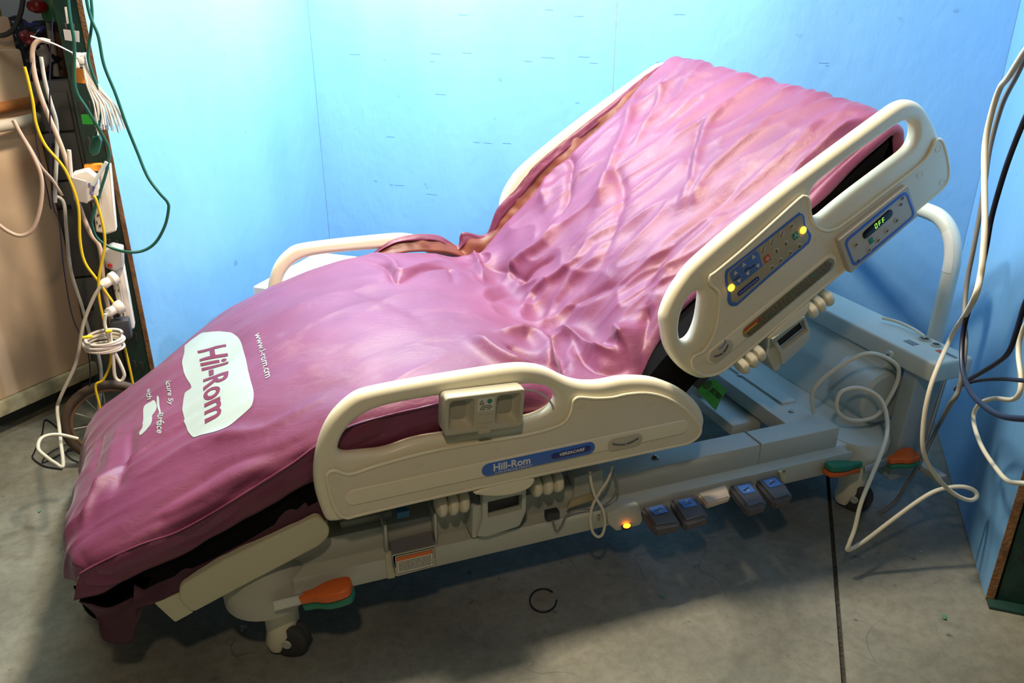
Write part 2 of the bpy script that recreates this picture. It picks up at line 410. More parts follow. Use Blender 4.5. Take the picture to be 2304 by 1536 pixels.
# soften the side drop direction over the two lips
# cross profile: (Y, drop along the section's inward normal)
prof = [(1.398, .088), (1.392, .072), (1.386, .055), (1.388, .035), (1.398, .014), (1.420, .001), (1.46, -.004), (1.55, -.006), (1.70, -.004), (1.87, 0), (2.05, -.003), (2.18, -.006), (2.27, -.004), (2.312, .001), (2.336, .014), (2.348, .036), (2.350, .06), (2.345, .085)]
pt = np.array(prof); pa = np.concatenate([[0], np.cumsum(np.hypot(np.diff(pt[:, 0]), np.diff(pt[:, 1])))])
pv = np.interp(np.linspace(0, pa[-1], NV), pa, np.arange(len(prof))); PV = spline_np(pt, pv)
G = np.zeros((NU, NV, 3)); 
hf = 1 - .62/(1+np.exp(-(S-np.interp(.86, C6[:, 2], S))/.03))
for j in range(NV):
    y, d = PV[j]; d = d*np.where(d > .012, hf if y < 1.6 else 1, 1) if y < 1.6 else d; s2 = sect(min(max(y, 1.40), 2.335))
    d = np.asarray(d)*np.ones(NU); G[:, j, 0] = s2[:, 0] - nr[:, 0]*d; G[:, j, 2] = s2[:, 1] - nr[:, 1]*d; G[:, j, 1] = y
# side bulge near the foot: the loose cover is wider there
foot = np.clip(1 - S/.75, 0, 1)[:, None]
_in = .085*np.exp(-((C6[:, 0]-.93)/.13)**2)*(C6[:, 0] > .6) + .022/(1+np.exp(-(C6[:, 0]-1.0)/.05))
_w = np.clip(1-(G[..., 1]-1.386)/.30, 0, 1.05)
G[..., 1] += _in[:, None]*_w
def normals(G):
    a = np.gradient(G, axis=0); b = np.gradient(G, axis=1); n = np.cross(a, b); n /= np.linalg.norm(n, axis=2)[:, :, None] + 1e-12; return n
Nn = normals(G)
if Nn[NU//2, NV//2, 2] < 0: Nn = -Nn
sg, vg = np.meshgrid(S, PV[:, 0], indexing='ij')
X0, Y0, Z0 = G[..., 0], G[..., 1], G[..., 2]
def bumpf(x, c, w): return np.exp(-((x-c)/w)**2)
def nz(sx, sy, ox, amp, ridge=False, angle=0):
    ca, sa = math.cos(angle), math.sin(angle); H = np.empty((NU, NV))
    A = (sg*ca + vg*sa)*sx + ox; B = (-sg*sa + vg*ca)*sy + ox*1.7
    fn = noise.noise
    for i in range(NU):
        ai, bi, hi = A[i], B[i], H[i]
        for j in range(NV): hi[j] = fn((ai[j], bi[j], ox))
    if ridge: H = 1 - 2*np.abs(H)**.75
    return H*amp
topm = np.clip((vg-1.40)/.06, 0, 1)*np.clip((2.345-vg)/.05, 0, 1)
iC = np.interp(.775, C6[:, 2], S)                     # arc position of the seat / back crease
back = 1/(1+np.exp(-(sg-iC-.12)/.05)); seat = bumpf(sg, iC, .16); legs = 1-1/(1+np.exp(-(sg-iC+.35)/.08))
D = nz(3.2, 4.0, 3.1, .010)*topm
D += nz(3.0, 11.0, 9.2, .013, True, -.20)*back*topm*.75 - .0045*back*topm     # long folds down the back
D += nz(4.5, 20.0, 2.4, .005, True, -.35)*back*topm
D += nz(9, 9, 5.5, .014, True, .5)*seat*topm
D += nz(2.6, 9.0, 14.3, .010, True, .18)*legs*topm*(.35+.65*bumpf(vg, 1.42, .30))
D += nz(1.9, 16.0, 7.7, .006, True, .05)*bumpf(sg, .15, .25)*topm
D += nz(14, 14, 8.8, .0022)*topm
sidem = 1-np.clip((vg-1.40)/.05, 0, 1)
D += nz(9, 30, 4.1, .008)*sidem
# explicit folds: polyline on the surface (survey points), height, width
def near_pt(x, y):
    r = np.array(ray(x, y)); r /= np.linalg.norm(r); V = G.reshape(-1, 3) - np.array(CAMP)
    t = V@r; d = np.linalg.norm(V - t[:, None]*r, axis=1)
    d = np.where(Nn.reshape(-1, 3)@r > 0, d+1, d); return G.reshape(-1, 3)[np.argmin(d)]
FOLDS = [  # big billows on the near side of the seat
 ([(1055, 765), (1110, 800), (1160, 830), (1225, 845)], .030, .022), ([(1140, 775), (1190, 800), (1240, 835)], -.026, .014),
 ([(1125, 752), (1190, 768), (1225, 800), (1228, 830)], .034, .020), ([(1240, 762), (1262, 800), (1270, 840)], -.024, .015),
 ([(1245, 742), (1300, 765), (1340, 800), (1400, 800)], .032, .022), ([(1300, 800), (1350, 835), (1410, 830)], -.026, .016),
 ([(1390, 735), (1420, 770), (1432, 830)], .036, .022), ([(1455, 690), (1450, 760), (1440, 830)], -.03, .018),
 # creases from the seat up the back
 ([(1085, 665), (1150, 610), (1230, 545), (1262, 470)], .020, .020), ([(1110, 680), (1180, 630), (1255, 575)], -.016, .014),
 ([(1175, 710), (1200, 660), (1290, 600), (1330, 540)], .018, .018), ([(1190, 745), (1290, 690), (1400, 640)], -.014, .020),
 ([(1240, 520), (1275, 440), (1285, 365), (1262, 345)], -.016, .018), ([(1225, 470), (1230, 400), (1262, 372)], .014, .022),
 ([(1440, 195), (1405, 300), (1370, 400), (1340, 470)], .016, .024), ([(1500, 170), (1470, 260), (1430, 330)], .012, .016),
 ([(1650, 220), (1585, 290), (1560, 400), (1530, 470)], .013, .020), ([(1575, 270), (1552, 360), (1548, 420)], -.006, .016),
 ([(1760, 250), (1680, 320), (1590, 400), (1560, 460)], .014, .020), ([(1850, 275), (1760, 360), (1640, 440)], .014, .022),
 ([(1930, 270), (1860, 330), (1790, 400)], .016, .020), ([(1700, 400), (1600, 470), (1500, 560), (1440, 660)], -.013, .022),
 ([(1380, 370), (1400, 430), (1380, 520), (1350, 600)], -.012, .024), ([(1640, 480), (1540, 560), (1480, 640)], .014, .022),
 ([(1400, 540), (1300, 620), (1240, 700), (1200, 760)], .012, .020),
 # thigh hump creases
 ([(820, 588), (870, 605), (895, 632), (950, 610), (1010, 608), (1020, 636)], -.014, .011), ([(830, 575), (880, 592), (905, 615), (1000, 588)], .014, .018),
 ([(700, 650), (800, 650), (900, 690), (960, 730)], -.007, .035), ([(1060, 560), (1075, 600), (1085, 640)], .02, .014), ([(1045, 590), (1140, 610), (1180, 640)], -.016, .016),
 # folds running down to the foot end, near side
 ([(740, 880), (600, 965), (460, 1000), (330, 1075)], .009, .022), ([(735, 950), (640, 1010), (520, 1045), (380, 1130), (280, 1200)], -.014, .018),
 ([(725, 985), (640, 1040), (560, 1065), (470, 1110), (380, 1165)], .020, .016), ([(700, 1018), (600, 1060), (500, 1120)], -.018, .010),
 ([(660, 1042), (560, 1080), (450, 1150), (300, 1215)], .012, .010), ([(380, 1165), (330, 1180), (260, 1240)], -.012, .010),
 ([(440, 940), (330, 1010), (240, 1100), (190, 1180)], .014, .012), ([(270, 950), (250, 1030), (235, 1120)], .006, .018), ([(225, 980), (215, 1060)], -.008, .012), ([(300, 960), (285, 1050), (262, 1110)], -.010, .014),
]
Vp = G.copy(); D2 = np.zeros((NU, NV))
for pl, amp, wd in FOLDS:
    P = np.array([near_pt(*q) for q in pl]); P = np.array([list(v) for v in catmull([Vector(p) for p in P], 4)])
    best = np.full((NU, NV), 9.); tbest = np.zeros((NU, NV)); m = len(P)-1
    for k in range(m):
        a, b = P[k], P[k+1]; ab = b-a; L2 = ab@ab + 1e-12
        t = np.clip(((Vp-a)@ab)/L2, 0, 1); d = np.linalg.norm(Vp - (a + t[..., None]*ab), axis=2)
        u = d < best; best[u] = d[u]; tbest[u] = ((k+t)/m)[u]
    fade = np.clip(tbest*5, 0, 1)*np.clip((1-tbest)*5, 0, 1)*.75+.25
    D2 += amp*fade/(1+(best/wd)**2)**1.6
G = G + Nn*(D + D2*(.25+.75*topm))[..., None]
# foot end: gather and let the loose cover sag
fx = np.clip(1-S/.10, 0, 1)[:, None]
G[..., 0] -= fx*.010*np.sin(vg*26+1)
def grid_mesh(name, G, flip=False, closeu=False):
    nu, nv = G.shape[:2]; me = bpy.data.meshes.new(name)
    idx = np.arange(nu*nv).reshape(nu, nv)
    f = np.stack([idx[:-1, :-1], idx[1:, :-1], idx[1:, 1:], idx[:-1, 1:]], -1).reshape(-1, 4)
    if flip: f = f[:, ::-1]
    me.vertices.add(nu*nv); me.vertices.foreach_set('co', G.reshape(-1).astype(np.float32))
    me.loops.add(f.size); me.loops.foreach_set('vertex_index', f.reshape(-1).astype(np.int32))
    me.polygons.add(len(f)); me.polygons.foreach_set('loop_start', np.arange(0, f.size, 4, dtype=np.int32))
    me.polygons.foreach_set('loop_total', np.full(len(f), 4, dtype=np.int32)); me.update(calc_edges=True); me.validate()
    return me
MT = empty('mattress', (.5, 1.87, .30), 'long mattress under a creased glossy maroon cover lying on the hospital bed', 'mattress')
me = grid_mesh('cover', G, flip=True)
finish('cover', me, cover_m, MT, autosm=180)
NGR = normals(G); 
if NGR[NU//2, NV//2, 2] < 0: NGR = -NGR
# ---- stitched hem hanging below the near seam
def strip(name, A, B, m, parent, wav=.0, n=6, th=.0025, mid=0, seed=0, cols=10):
    """cloth strip lofted between two polylines, with wavy surface and real thickness"""
    a = np.array([list(p) for p in catmull(A, n)]); b = np.array([list(p) for p in catmull(B, n)])
    N_ = 240
    def rs(p):
        L = np.concatenate([[0], np.cumsum(np.linalg.norm(np.diff(p, axis=0), axis=1))]); q = np.linspace(0, L[-1], N_)
        return np.stack([np.interp(q, L, p[:, k]) for k in range(3)], 1), q
    a, q = rs(a); b, _ = rs(b); H = np.zeros((N_, cols, 3))
    for j in range(cols):
        t = j/(cols-1); H[:, j] = a*(1-t) + b*t
    nn = normals(H)
    W = np.array([[noise.noise((q[i]*9+seed, j/(cols-1)*1.3, seed))*math.sin(math.pi*min(1, .12+j/(cols-1))) for j in range(cols)] for i in range(N_)])
    W2 = np.array([[noise.noise((q[i]*28+seed, j/(cols-1)*2, seed+3)) for j in range(cols)] for i in range(N_)])
    bow = np.array([math.sin(math.pi*j/(cols-1))*mid for j in range(cols)])[None, :]
    H = H + nn*((W*wav + W2*wav*.35) + bow)[..., None]
    me = grid_mesh(name, H); o = finish(name, me, m, parent, autosm=180)
    s = o.modifiers.new('th', 'SOLIDIFY'); s.thickness = th; s.offset = 0
    return o
def gs(x, j): i = int(np.argmin(np.abs(np.where(S < .12, 9, G[:, j, 0]) - x))); return i
seam_px = [(178, 1291), (230, 1262), (320, 1222), (400, 1195), (500, 1140), (600, 1078), (660, 1040), (715, 1000), (790, 958), (870, 935), (960, 914), (1040, 893), (1110, 880)]
seam = [AY(x, y, 1.384) for x, y in seam_px]
hem_lo = [AY(x, y, 1.392) for x, y in [(165, 1352), (235, 1330), (320, 1285), (400, 1252), (500, 1195), (600, 1140), (660, 1105), (715, 1070), (790, 1030), (870, 1005), (960, 985), (1040, 965), (1110, 950)]]
strip('hem', seam, hem_lo, hem_m, MT, wav=.010, seed=2.2)
tube('piping', [p + Vector((0, -.003, .001)) for p in seam], .0022, hem_m, MT, n=4, seg=6)
# join between top cover side and seam
ed = [Vector(G[gs(p.x, 6), 6]) for p in seam]
strip('side_band', [e + Vector((0, .004, 0)) for e in ed], [p + Vector((0, .003, 0)) for p in seam], cover_m, MT, wav=.006, seed=5)
# ---- foam core, black: follows the deck
def sweep_core(name, y0, y1, d0, d1, m, i0, i1, parent):
    ii = np.linspace(i0, i1, 90).astype(int); bm = bmesh.new(); rings = []
    for i in ii:
        c = C6[i]; near = np.array([c[0], c[1]]); far = np.array([c[4], c[5]]); n2 = nr[i]
        r = []
        for y, base, d in ((y0, near, d0), (y1, far, d0), (y1, far, d1), (y0, near, d1)):
            r.append(bm.verts.new((base[0]-n2[0]*d, y, base[1]-n2[1]*d)))
        rings.append(r)
    for a, b in zip(rings, rings[1:]):
        for k in range(4): bm.faces.new((a[k], a[(k+1) % 4], b[(k+1) % 4], b[k]))
    bm.faces.new(rings[0][::-1]); bm.faces.new(rings[-1])
    return frombm(name, bm, m, parent)
core_m = mat('black mattress underside', (.004, .004, .005), .8, var=.3, vscale=14, bump=.2, bscale=30, spec=.06)
iF = int(np.argmin(np.abs(S-.14))); iE = int(np.argmin(np.abs(S-(SLEN-.075))))
sweep_core('core', 1.412, 2.31, .035, .150, core_m, iF, iE, MT)
# lower maroon skirt between hem and deck, near side, and the loose corner hanging off the foot
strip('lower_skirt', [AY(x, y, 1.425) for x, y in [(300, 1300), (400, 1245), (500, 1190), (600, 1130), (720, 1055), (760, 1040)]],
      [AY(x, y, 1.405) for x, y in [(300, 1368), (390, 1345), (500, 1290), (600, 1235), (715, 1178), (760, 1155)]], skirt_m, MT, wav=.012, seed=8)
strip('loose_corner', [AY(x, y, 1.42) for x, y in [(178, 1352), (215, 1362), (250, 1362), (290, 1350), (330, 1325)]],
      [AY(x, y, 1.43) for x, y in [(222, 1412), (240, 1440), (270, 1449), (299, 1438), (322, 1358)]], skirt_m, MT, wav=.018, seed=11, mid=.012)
strip('foot_flap', [Vector((*G[3, j][:2], G[3, j][2]+.004)) for j in range(34, NV-4, 14)],
      [Vector((G[3, j][0]+.02*math.sin(j*.05)**2+.03, G[3, j][1], G[3, j][2]-.055)) for j in range(34, NV-4, 14)], hem_m, MT, wav=.012, seed=12)
strip('foot_dark_backing', [AY(x, y, 1.45) for x, y in [(165, 1318), (220, 1315), (300, 1290), (380, 1255)]], [AY(x, y, 1.45) for x, y in [(192, 1372), (225, 1395), (280, 1385), (345, 1350)]], core_m, MT, wav=.006, seed=3)  # black backing sheet added so the gap under the hem reads dark
# ---- the flap standing up along the far side and round the head end
fb = [(845, 572), (900, 560), (960, 556), (1010, 562), (1050, 575), (1085, 560), (1125, 525), (1165, 480), (1215, 425), (1290, 350), (1370, 275), (1430, 215), (1475, 178), (1520, 165)]
ft = [(835, 572), (880, 542), (925, 528), (985, 530), (1028, 553), (1040, 523), (1092, 528), (1118, 470), (1160, 425), (1205, 370), (1290, 300), (1385, 225), (1440, 178), (1495, 142)]
A = [AY(x, y, 2.335) + Vector((0, -.01, -.01)) for x, y in fb]; B = [AY(x, y, 2.362) for x, y in ft]
strip('far_flap', A, B, lining_m, MT, wav=.012, seed=21, cols=8)
fo = [(838, 574), (885, 548), (930, 541), (988, 543), (1026, 564), (1050, 548), (1096, 546), (1130, 490), (1172, 442), (1216, 388), (1300, 316), (1390, 242), (1446, 192), (1500, 152)]
strip('flap_hem', [b + Vector((0, -.004, .002)) for b in B], [AY(x, y, 2.345) for x, y in fo], hem_m, MT, wav=.006, seed=31, cols=6)
hb = [(1485, 170), (1530, 160), (1570, 178), (1610, 195), (1660, 212)]
ht = [(1480, 150), (1510, 134), (1560, 134), (1600, 165), (1665, 212)]
strip('head_flap', [AX(x, y, 1.425) for x, y in hb], [AX(x, y, 1.45) for x, y in ht], hem_m, MT, wav=.008, seed=41, cols=6)
# ------------------------------------------------------------------ hospital bed
BED = empty('hospital_bed', (.8, 1.86, 0), 'grey electric hospital bed with cream side rails and its back section raised', 'hospital bed')
YR = 1.352; YRF = 2.395
def RX(pts, Y=YR): return [(lambda q: (q.x, q.z, 0))(AY(x, y, Y)) for x, y in pts]
def MR(Y): return frame((0, Y, 0), (1, 0, 0), (0, 0, 1))   # outline x,z -> world, thickness towards the viewer
foot_out = [(736,1177),(723,1149),(711,1112),(707,1073),(711,1034),(723,987),(742,948),(766,920),(795,896),(826,883),(914,865),(1045,843),(1149,827),(1189,825.5),(1222,830),(1246,839),(1271,852),(1293,860),(1318,864.5),(1350,864.5),(1377,859.6),(1400,855),(1437,853),(1474,856),(1506,866),(1536,879),(1560.6,897),(1578,916.5),(1588,939),(1588,958.5),(1580,978),(1565.5,995.7),(1548,1005),(1486,1020),(1358,1048),(1199,1082),(1000,1125),(870,1154),(750,1180)]
foot_hole = [(761,1016),(768.5,990),(784,966.7),(805,945.8),(836,927.6),(888,912),(992.5,894),(1149,872),(1196,868),(1227,871.6),(1240,877),(1249,885.6),(1256,897),(1252.6,909),(1239,924),(1214,937.5),(1182,947),(1090,965),(998,983.6),(940,993),(901,1006),(862,1019),(823,1022.7),(784,1027),(768.5,1024)]
foot_raised = [(735,1076),(737,1063),(748,1056.5),(761,1058),(779,1064),(797,1062),(841,1047),(914,1026.6),(992.5,1008),(1070.6,994),(1162,979.7),(1201,972),(1240,961),(1264,951),(1278.5,934),(1286,914),(1289,899),(1298,892),(1313,892),(1338,894),(1375,892),(1407,885),(1449,882),(1486,889),(1518.5,904),(1546,924),(1565.5,946),(1574,961),(1569,978),(1548,993),(1511,1002),(1200,1067),(966,1118),(800,1157),(784,1162),(768.5,1158),(755.5,1146),(744,1118)]
head_out = [(1493.7,725),(1497.6,752),(1502.5,781.7),(1515,807),(1532.7,828.6),(1552,844),(1573.8,854),(1591,855),(1607,851),(1620.7,842),(1650,822),(1708.6,772),(1818,678),(1898,612),(1980,545),(2063.6,475),(2101,444),(2122,425),(2131.5,408.6),(2135.8,387.5),(2131.5,354.7),(2122,317),(2108,282),(2091.7,251.6),(2077.6,235),(2061,227),(2045,227),(2026,234),(2002.6,250),(1900,325),(1780,414),(1700,478),(1640,527),(1600,561.5),(1558,600),(1540.6,623),(1521,651),(1505,682),(1495.6,709)]
head_hole = [(1827,462.5),(1825.7,448),(1830,432),(1841,415.6),(1857,401.5),(1920.6,352),(1979,312.5),(2014,289),(2030.8,278.5),(2044.8,272.6),(2059,275),(2064.7,289),(2064.7,305.5),(2057.7,324),(2044.8,340.6),(2014,364),(1967.5,399),(1920.6,434),(1873.7,471.9),(1855,488),(1843,492),(1832.7,486)]
head_hole2 = [(1581,657),(1568,658.6),(1556,668),(1544.5,688),(1536.7,709),(1532,733),(1531.8,752),(1535.7,768),(1542.5,773),(1552,770),(1562,758),(1570,740.7),(1576.7,717),(1580.6,690),(1583,668)]
head_raised = [(1594,625),(1597,617),(1606.5,611),(1660,567),(1720,514),(1795,446),(1806,441),(1814,444),(1818,456),(1819,472.5),(1823.5,494),(1834,509),(1849.6,517),(1867,517),(1897,502),(1991,429.7),(2049.5,385),(2080,357),(2094,333),(2100,318),(2108,312.5),(2117.5,319.5),(2126.8,352),(2131,383),(2128,404),(2115,424),(2068,463),(1980,535),(1897,605),(1818,670),(1700,770),(1640,820),(1612,838),(1591,843),(1577.7,841),(1562,831),(1555,815),(1556,805),(1564,797),(1579.6,789.5),(1593,772),(1605,748.5),(1612.8,717),(1615.8,682),(1614.8,658.6),(1607,647),(1595,637)]
def stadium(a, b, r, n=10):   # outline between two centres
    a, b = Vector(a), Vector(b); t = (b-a).normalized(); an = math.atan2(t.y, t.x); out = []
    for k in range(n+1): q = an+math.pi/2+math.pi*k/n; out.append((a.x+math.cos(q)*r, a.y+math.sin(q)*r))
    for k in range(n+1): q = an-math.pi/2+math.pi*k/n; out.append((b.x+math.cos(q)*r, b.y+math.sin(q)*r))
    return out
def P2(x, y, Y=YR): q = AY(x, y, Y); return Vector((q.x, q.z))
def rail(Y, outs, raised, mirror=False):
    """body of a side rail; its show face is at Y towards the viewer, or (mirror) away from him"""
    s = 1 if not mirror else -1
    M = MR(Y + s*.019)
    b = plate('siderail', [RX(o) for o in outs], M, .003, .0155, rail_m, BED, bres=5, smooth_n=4, autosm=60)
    Mf = MR(Y + (-.0005 if not mirror else .0005))
    plate('cover_panel', [RX(raised)], Mf, .0005, .0046, raild_m, b, bres=3, smooth_n=3, autosm=60)
    yy = Y + (-.0045 if not mirror else .0045)
    bead = [Vector((p.x, yy, p.y)) for p in even(catmull([(q[0], q[1], 0) for q in RX(raised)], 3, True), .009)]
    c0 = sum(bead, Vector())/len(bead)
    tube('panel_bead', bead, .0036, rail_m, b, closed=True, sm=False, seg=8)
    return b
def on(Y, x, y, dz=0):  # point on the rail's face
    q = AY(x, y, Y); return Vector((q.x, Y-dz, q.z))
FR = rail(YR, [foot_out, foot_hole], foot_raised)
def cap(x, y, par, r=.0085):
    c = on(YR, x, y, .0052); M = frame(c, (1, 0, 0), (0, 0, 1))
    lathe('screw_cap', [(r, 0), (r, .0010), (r*.86, .0016), (r*.80, .0008), (r*.2, .0010)], M, raild_m, par, 16)
for x, y in [(755, 1076), (941, 1043), (1108, 1010), (962, 1108), (776, 1147), (1305, 909.6), (1464, 901), (1560.6, 972), (1414.6, 1012.5)]: cap(x, y, FR)
fa, fb_ = P2(795, 1114), P2(1530, 957); fr_ = .0178
plate('grip_strip', [stadium(fa, fb_, fr_)], MR(YR-.0055), .0008, .003, rail_m, FR, bres=3)
def strip_frame(a, b, Y, dz):   # frame on the rail face, x along a->b
    t = (b-a); m = (a+b)/2
    return frame((m.x, Y-dz, m.y), (t.x, 0, t.y), (-t.y, 0, t.x))
ba, bb = P2(1096, 1051), P2(1320, 1003)
plate('badge', [stadium(ba, bb, .0150)], MR(YR-.0098), .0003, .0006, blue_m, FR, bres=1)
M = strip_frame(ba, bb, YR, .0110)
text('badge_lettering', 'Hill-Rom', .0235, M @ Matrix.Translation((-.0625, .0020, 0)), white_m, FR, offset=.0006, sx=.98)
text('badge_small_print', 'A HILLENBRAND INDUSTRY', .0058, M @ Matrix.Translation((-.058, -.0105, 0)), white_m, FR, offset=0, sx=1.15)
na, nb = P2(1243, 1020), P2(1318, 1003)
plate('badge_oval', [stadium(na, nb, .0068)], MR(YR-.0112), .0002, .0003, navy_m, FR, bres=1)
M2 = strip_frame(na, nb, YR, .0122)
text('badge_name', 'VERSACARE', .0098, M2 @ Matrix.Translation((0, .001, 0)), white_m, FR, offset=.0003, sx=1.12, shear=.25)
def angle_gauge(a, b, r, par, ang_lo):
    plate('angle_gauge', [stadium(a, b, r)], MR(YR-.0098), .0002, .0005, mat('gauge face', (.55, .52, .40), .3), par, bres=1)
    M = strip_frame(a, b, YR, .0108); bm = bmesh.new(); L = (b-a).length/2+r*.4; pts = []
    for k in range(15): t = -1+2*k/14; pts.append(M @ Vector((t*L*.95, -.0045+.0085*t*t, 0)))
    bm_tube(bm, pts, .0016, 6)
    frombm('gauge_tube', bm, mat('gauge tube', (.10, .10, .11), .3), par)
    bm = bmesh.new()
    for k in range(13):
        t = -1+2*k/12; bm_box(bm, M @ Matrix.Translation((t*L*.9, -.008+.0085*t*t, 0)), .0006, .003, .0003)
    frombm('gauge_ticks', bm, navy_m, par)
    lathe('gauge_ball', [(.0004, -.002), (.0019, -.001), (.0019, .001), (.0004, .002)], M @ Matrix.Translation((.001, -.0045, .001)), steel_m, par, 10)
angle_gauge(P2(1377, 995), P2(1427, 984), .0152, FR, 0)
# speaker box hanging in the rail opening
bxf = [(1003, 896), (1182.6, 874), (1175.5, 959), (1000.5, 982)]
SP = [AY(x, y, 1.318) for x, y in bxf]
def rounded(pts, r, n=5):
    out = []; P = [Vector((p[0], p[1])) for p in pts]; m = len(P)
    for i in range(m):
        p, a, b = P[i], P[i-1], P[(i+1) % m]; u = (a-p).normalized(); v = (b-p).normalized()
        rr_ = min(r, (a-p).length*.45, (b-p).length*.45); s, e = p+u*rr_, p+v*rr_
        for k in range(n+1): t = k/n; out.append(tuple((s*(1-t)+p*t)*(1-t) + (p*(1-t)+e*t)*t))
    return out
spb_m = mat('speaker box plastic', (.52, .49, .37), .5, var=.03)
spd_m = mat('speaker box back', (.38, .37, .29), .55, var=.03)
o2 = rounded([(p.x, p.z) for p in SP], .008)
ctr = (SP[0]+SP[1]+SP[2]+SP[3])/4; ex = (SP[1]-SP[0]).normalized(); ez = ex.cross(Vector((0, 1, 0)))*-1
ez = Vector((-ex.z, 0, ex.x))
def q4(u, v): return SP[0].lerp(SP[1], u).lerp(SP[3].lerp(SP[2], u), v)
hl = rounded([(lambda p: (p.x, p.z))(q4(u, v)) for u, v in ((.05, .10), (.36, .10), (.36, .88), (.05, .88))], .010)
hr_ = rounded([(lambda p: (p.x, p.z))(q4(u, v)) for u, v in ((.64, .10), (.95, .10), (.95, .88), (.64, .88))], .010)
plate('speaker_box', [o2, hl, hr_], MR(1.331), .010, .003, spb_m, FR, bres=3)
plate('speaker_box_back', [rounded([(lambda p: (p.x, p.z))(q4(u, v)) for u, v in ((-.012, .0), (1.005, .0), (1.005, 1), (-.012, 1))], .012)], MR(1.351), .007, .004, spd_m, FR, bres=3)
for u0, u1 in ((.05, .36), (.64, .95)):      # hollow cups: curved back walls
    bm = bmesh.new(); n = 14; R = []
    for i in range(n+1):
        row = []
        for j in range(n+1):
            a, b = i/n, j/n; p = q4(u0+(u1-u0)*a, .10+.78*b)
            aa = a if u0 < .5 else 1-a
            d = .022*max(0, 1-abs(2*a-1)**4)*max(0, 1-abs(2*b-1)**4)
            row.append(bm.verts.new((p.x, 1.3215+d, p.z)))
        R.append(row)
    for i in range(n):
        for j in range(n): bm.faces.new((R[i][j], R[i+1][j], R[i+1][j+1], R[i][j+1]))
    frombm('speaker_recess', bm, spb_m, FR, autosm=180)
c = q4(.5, .28); Ms = frame((c.x, 1.3175, c.z), ex, ez)
lw = .034
plate('speaker_label', [[(-lw/2, -.0145), (lw/2, -.0145), (lw/2, .0145), (-lw/2, .0145)]], Ms, .0002, .0001, mat('speaker label paper', (.66, .66, .58), .5), FR, bres=0)
plate('label_triangle', [[(-.0135, .001), (-.0035, .001), (-.0085, .0105)], [(-.0115, .0022), (-.0055, .0022), (-.0085, .0080)]], Ms @ Matrix.Translation((0, 0, .0004)), .0002, .00005, black_m, FR, bres=0)
lathe('label_green_disc', [(.0052, 0), (.0052, .0003)], Ms @ Matrix.Translation((.0078, .0062, .0003)), mat('teal print', (.02, .25, .20), .4), FR, 20)
bm = bmesh.new()
for k, wd in enumerate((.020, .026, .026)):
    for s in range(7):
        if random.random() < .9: bm_box(bm, Ms @ Matrix.Translation((-wd/2+wd*(s+.5)/7+.001, -.003-.0038*k, .0005)), wd/7*.72, .0018, .0002)
frombm('label_lines', bm, black_m, FR)
c = q4(.5, .66); M = frame((c.x, 1.3172, c.z), ex, ez)
plate('speaker_catch', [[(-.015, -.0085), (.015, -.0085), (.015, .0085), (-.015, .0085)]], M, .0003, .0004, spb_m, FR, bres=1)
c = q4(.5, .97); box('hinge_tab', (c.x, 1.319, c.z-.001), (.026, .008, .010), spb_m, FR, .002, Matrix.Rotation(-math.atan2(ex.z, ex.x), 3, 'Y'))
tube('speaker_lead', [AY(1180, 876, 1.352), AY(1205, 880, 1.352), AY(1228, 893, 1.352), AY(1242, 910, 1.352), AY(1246, 926, 1.362)], .0022, grey_cord, FR)

def latch(par, pts_lens, brk, hole, side, Yf=YR):
    """release latch: lens shaped boss on the rail's lower edge and the cast arm under it"""
    plate('latch_boss', [RX(pts_lens)], MR(YR+.006), .008, .006, rail_m, par, bres=4, smooth_n=4)
    b = plate('support_arm', [rounded(RX(brk, 1.385), .006), rounded(RX(hole, 1.385), .003)], MR(1.392), .008, .002, grey_m, par, bres=2)
    plate('arm_side', [rounded(RX(side, 1.40), .004)], MR(1.425), .030, .002, grey_m, par, bres=2)
    # dark plate standing in for the shade inside the opening
    plate('arm_slot_shade', [RX(hole, 1.385)], MR(1.405), .002, .0005, dark_m, par, bres=0)
def bellows(par, pts, r, Yc=1.405, squash=1.0, ax=(1, 0, 0)):
    """three round convolutions strung along the rail"""
    for x, y, rr in pts:
        c = AY(x, y, Yc); M = Matrix.Translation(c) @ Vector(ax).to_track_quat('Z', 'Y').to_matrix().to_4x4()
        lathe('bellows_ring', [(rr*.55, -.012), (rr*.93, -.0065), (rr, -.001), (rr*.985, .004), (rr*.86, .009), (rr*.50, .013)], M, raild_m, par, 28)
latch(FR, [(1066,1104),(1100,1090),(1160,1076),(1197,1072),(1199,1083),(1185,1097),(1155,1108),(1120,1113),(1088,1112),(1070,1109)],
      [(1085, 1112), (1183, 1092), (1183, 1148), (1168, 1182), (1095, 1206), (1072, 1206), (1085, 1170)],
      [(1097, 1128), (1175, 1110), (1173, 1145), (1098, 1164)],
      [(1062, 1136), (1080, 1130), (1085, 1170), (1070, 1206), (1060, 1206)])
bellows(FR, [(991, 1133, .029), (1016, 1129, .029), (1040, 1123, .029)], .03)
bellows(FR, [(1204, 1092, .026), (1228, 1086, .027), (1252, 1081, .026)], .03)

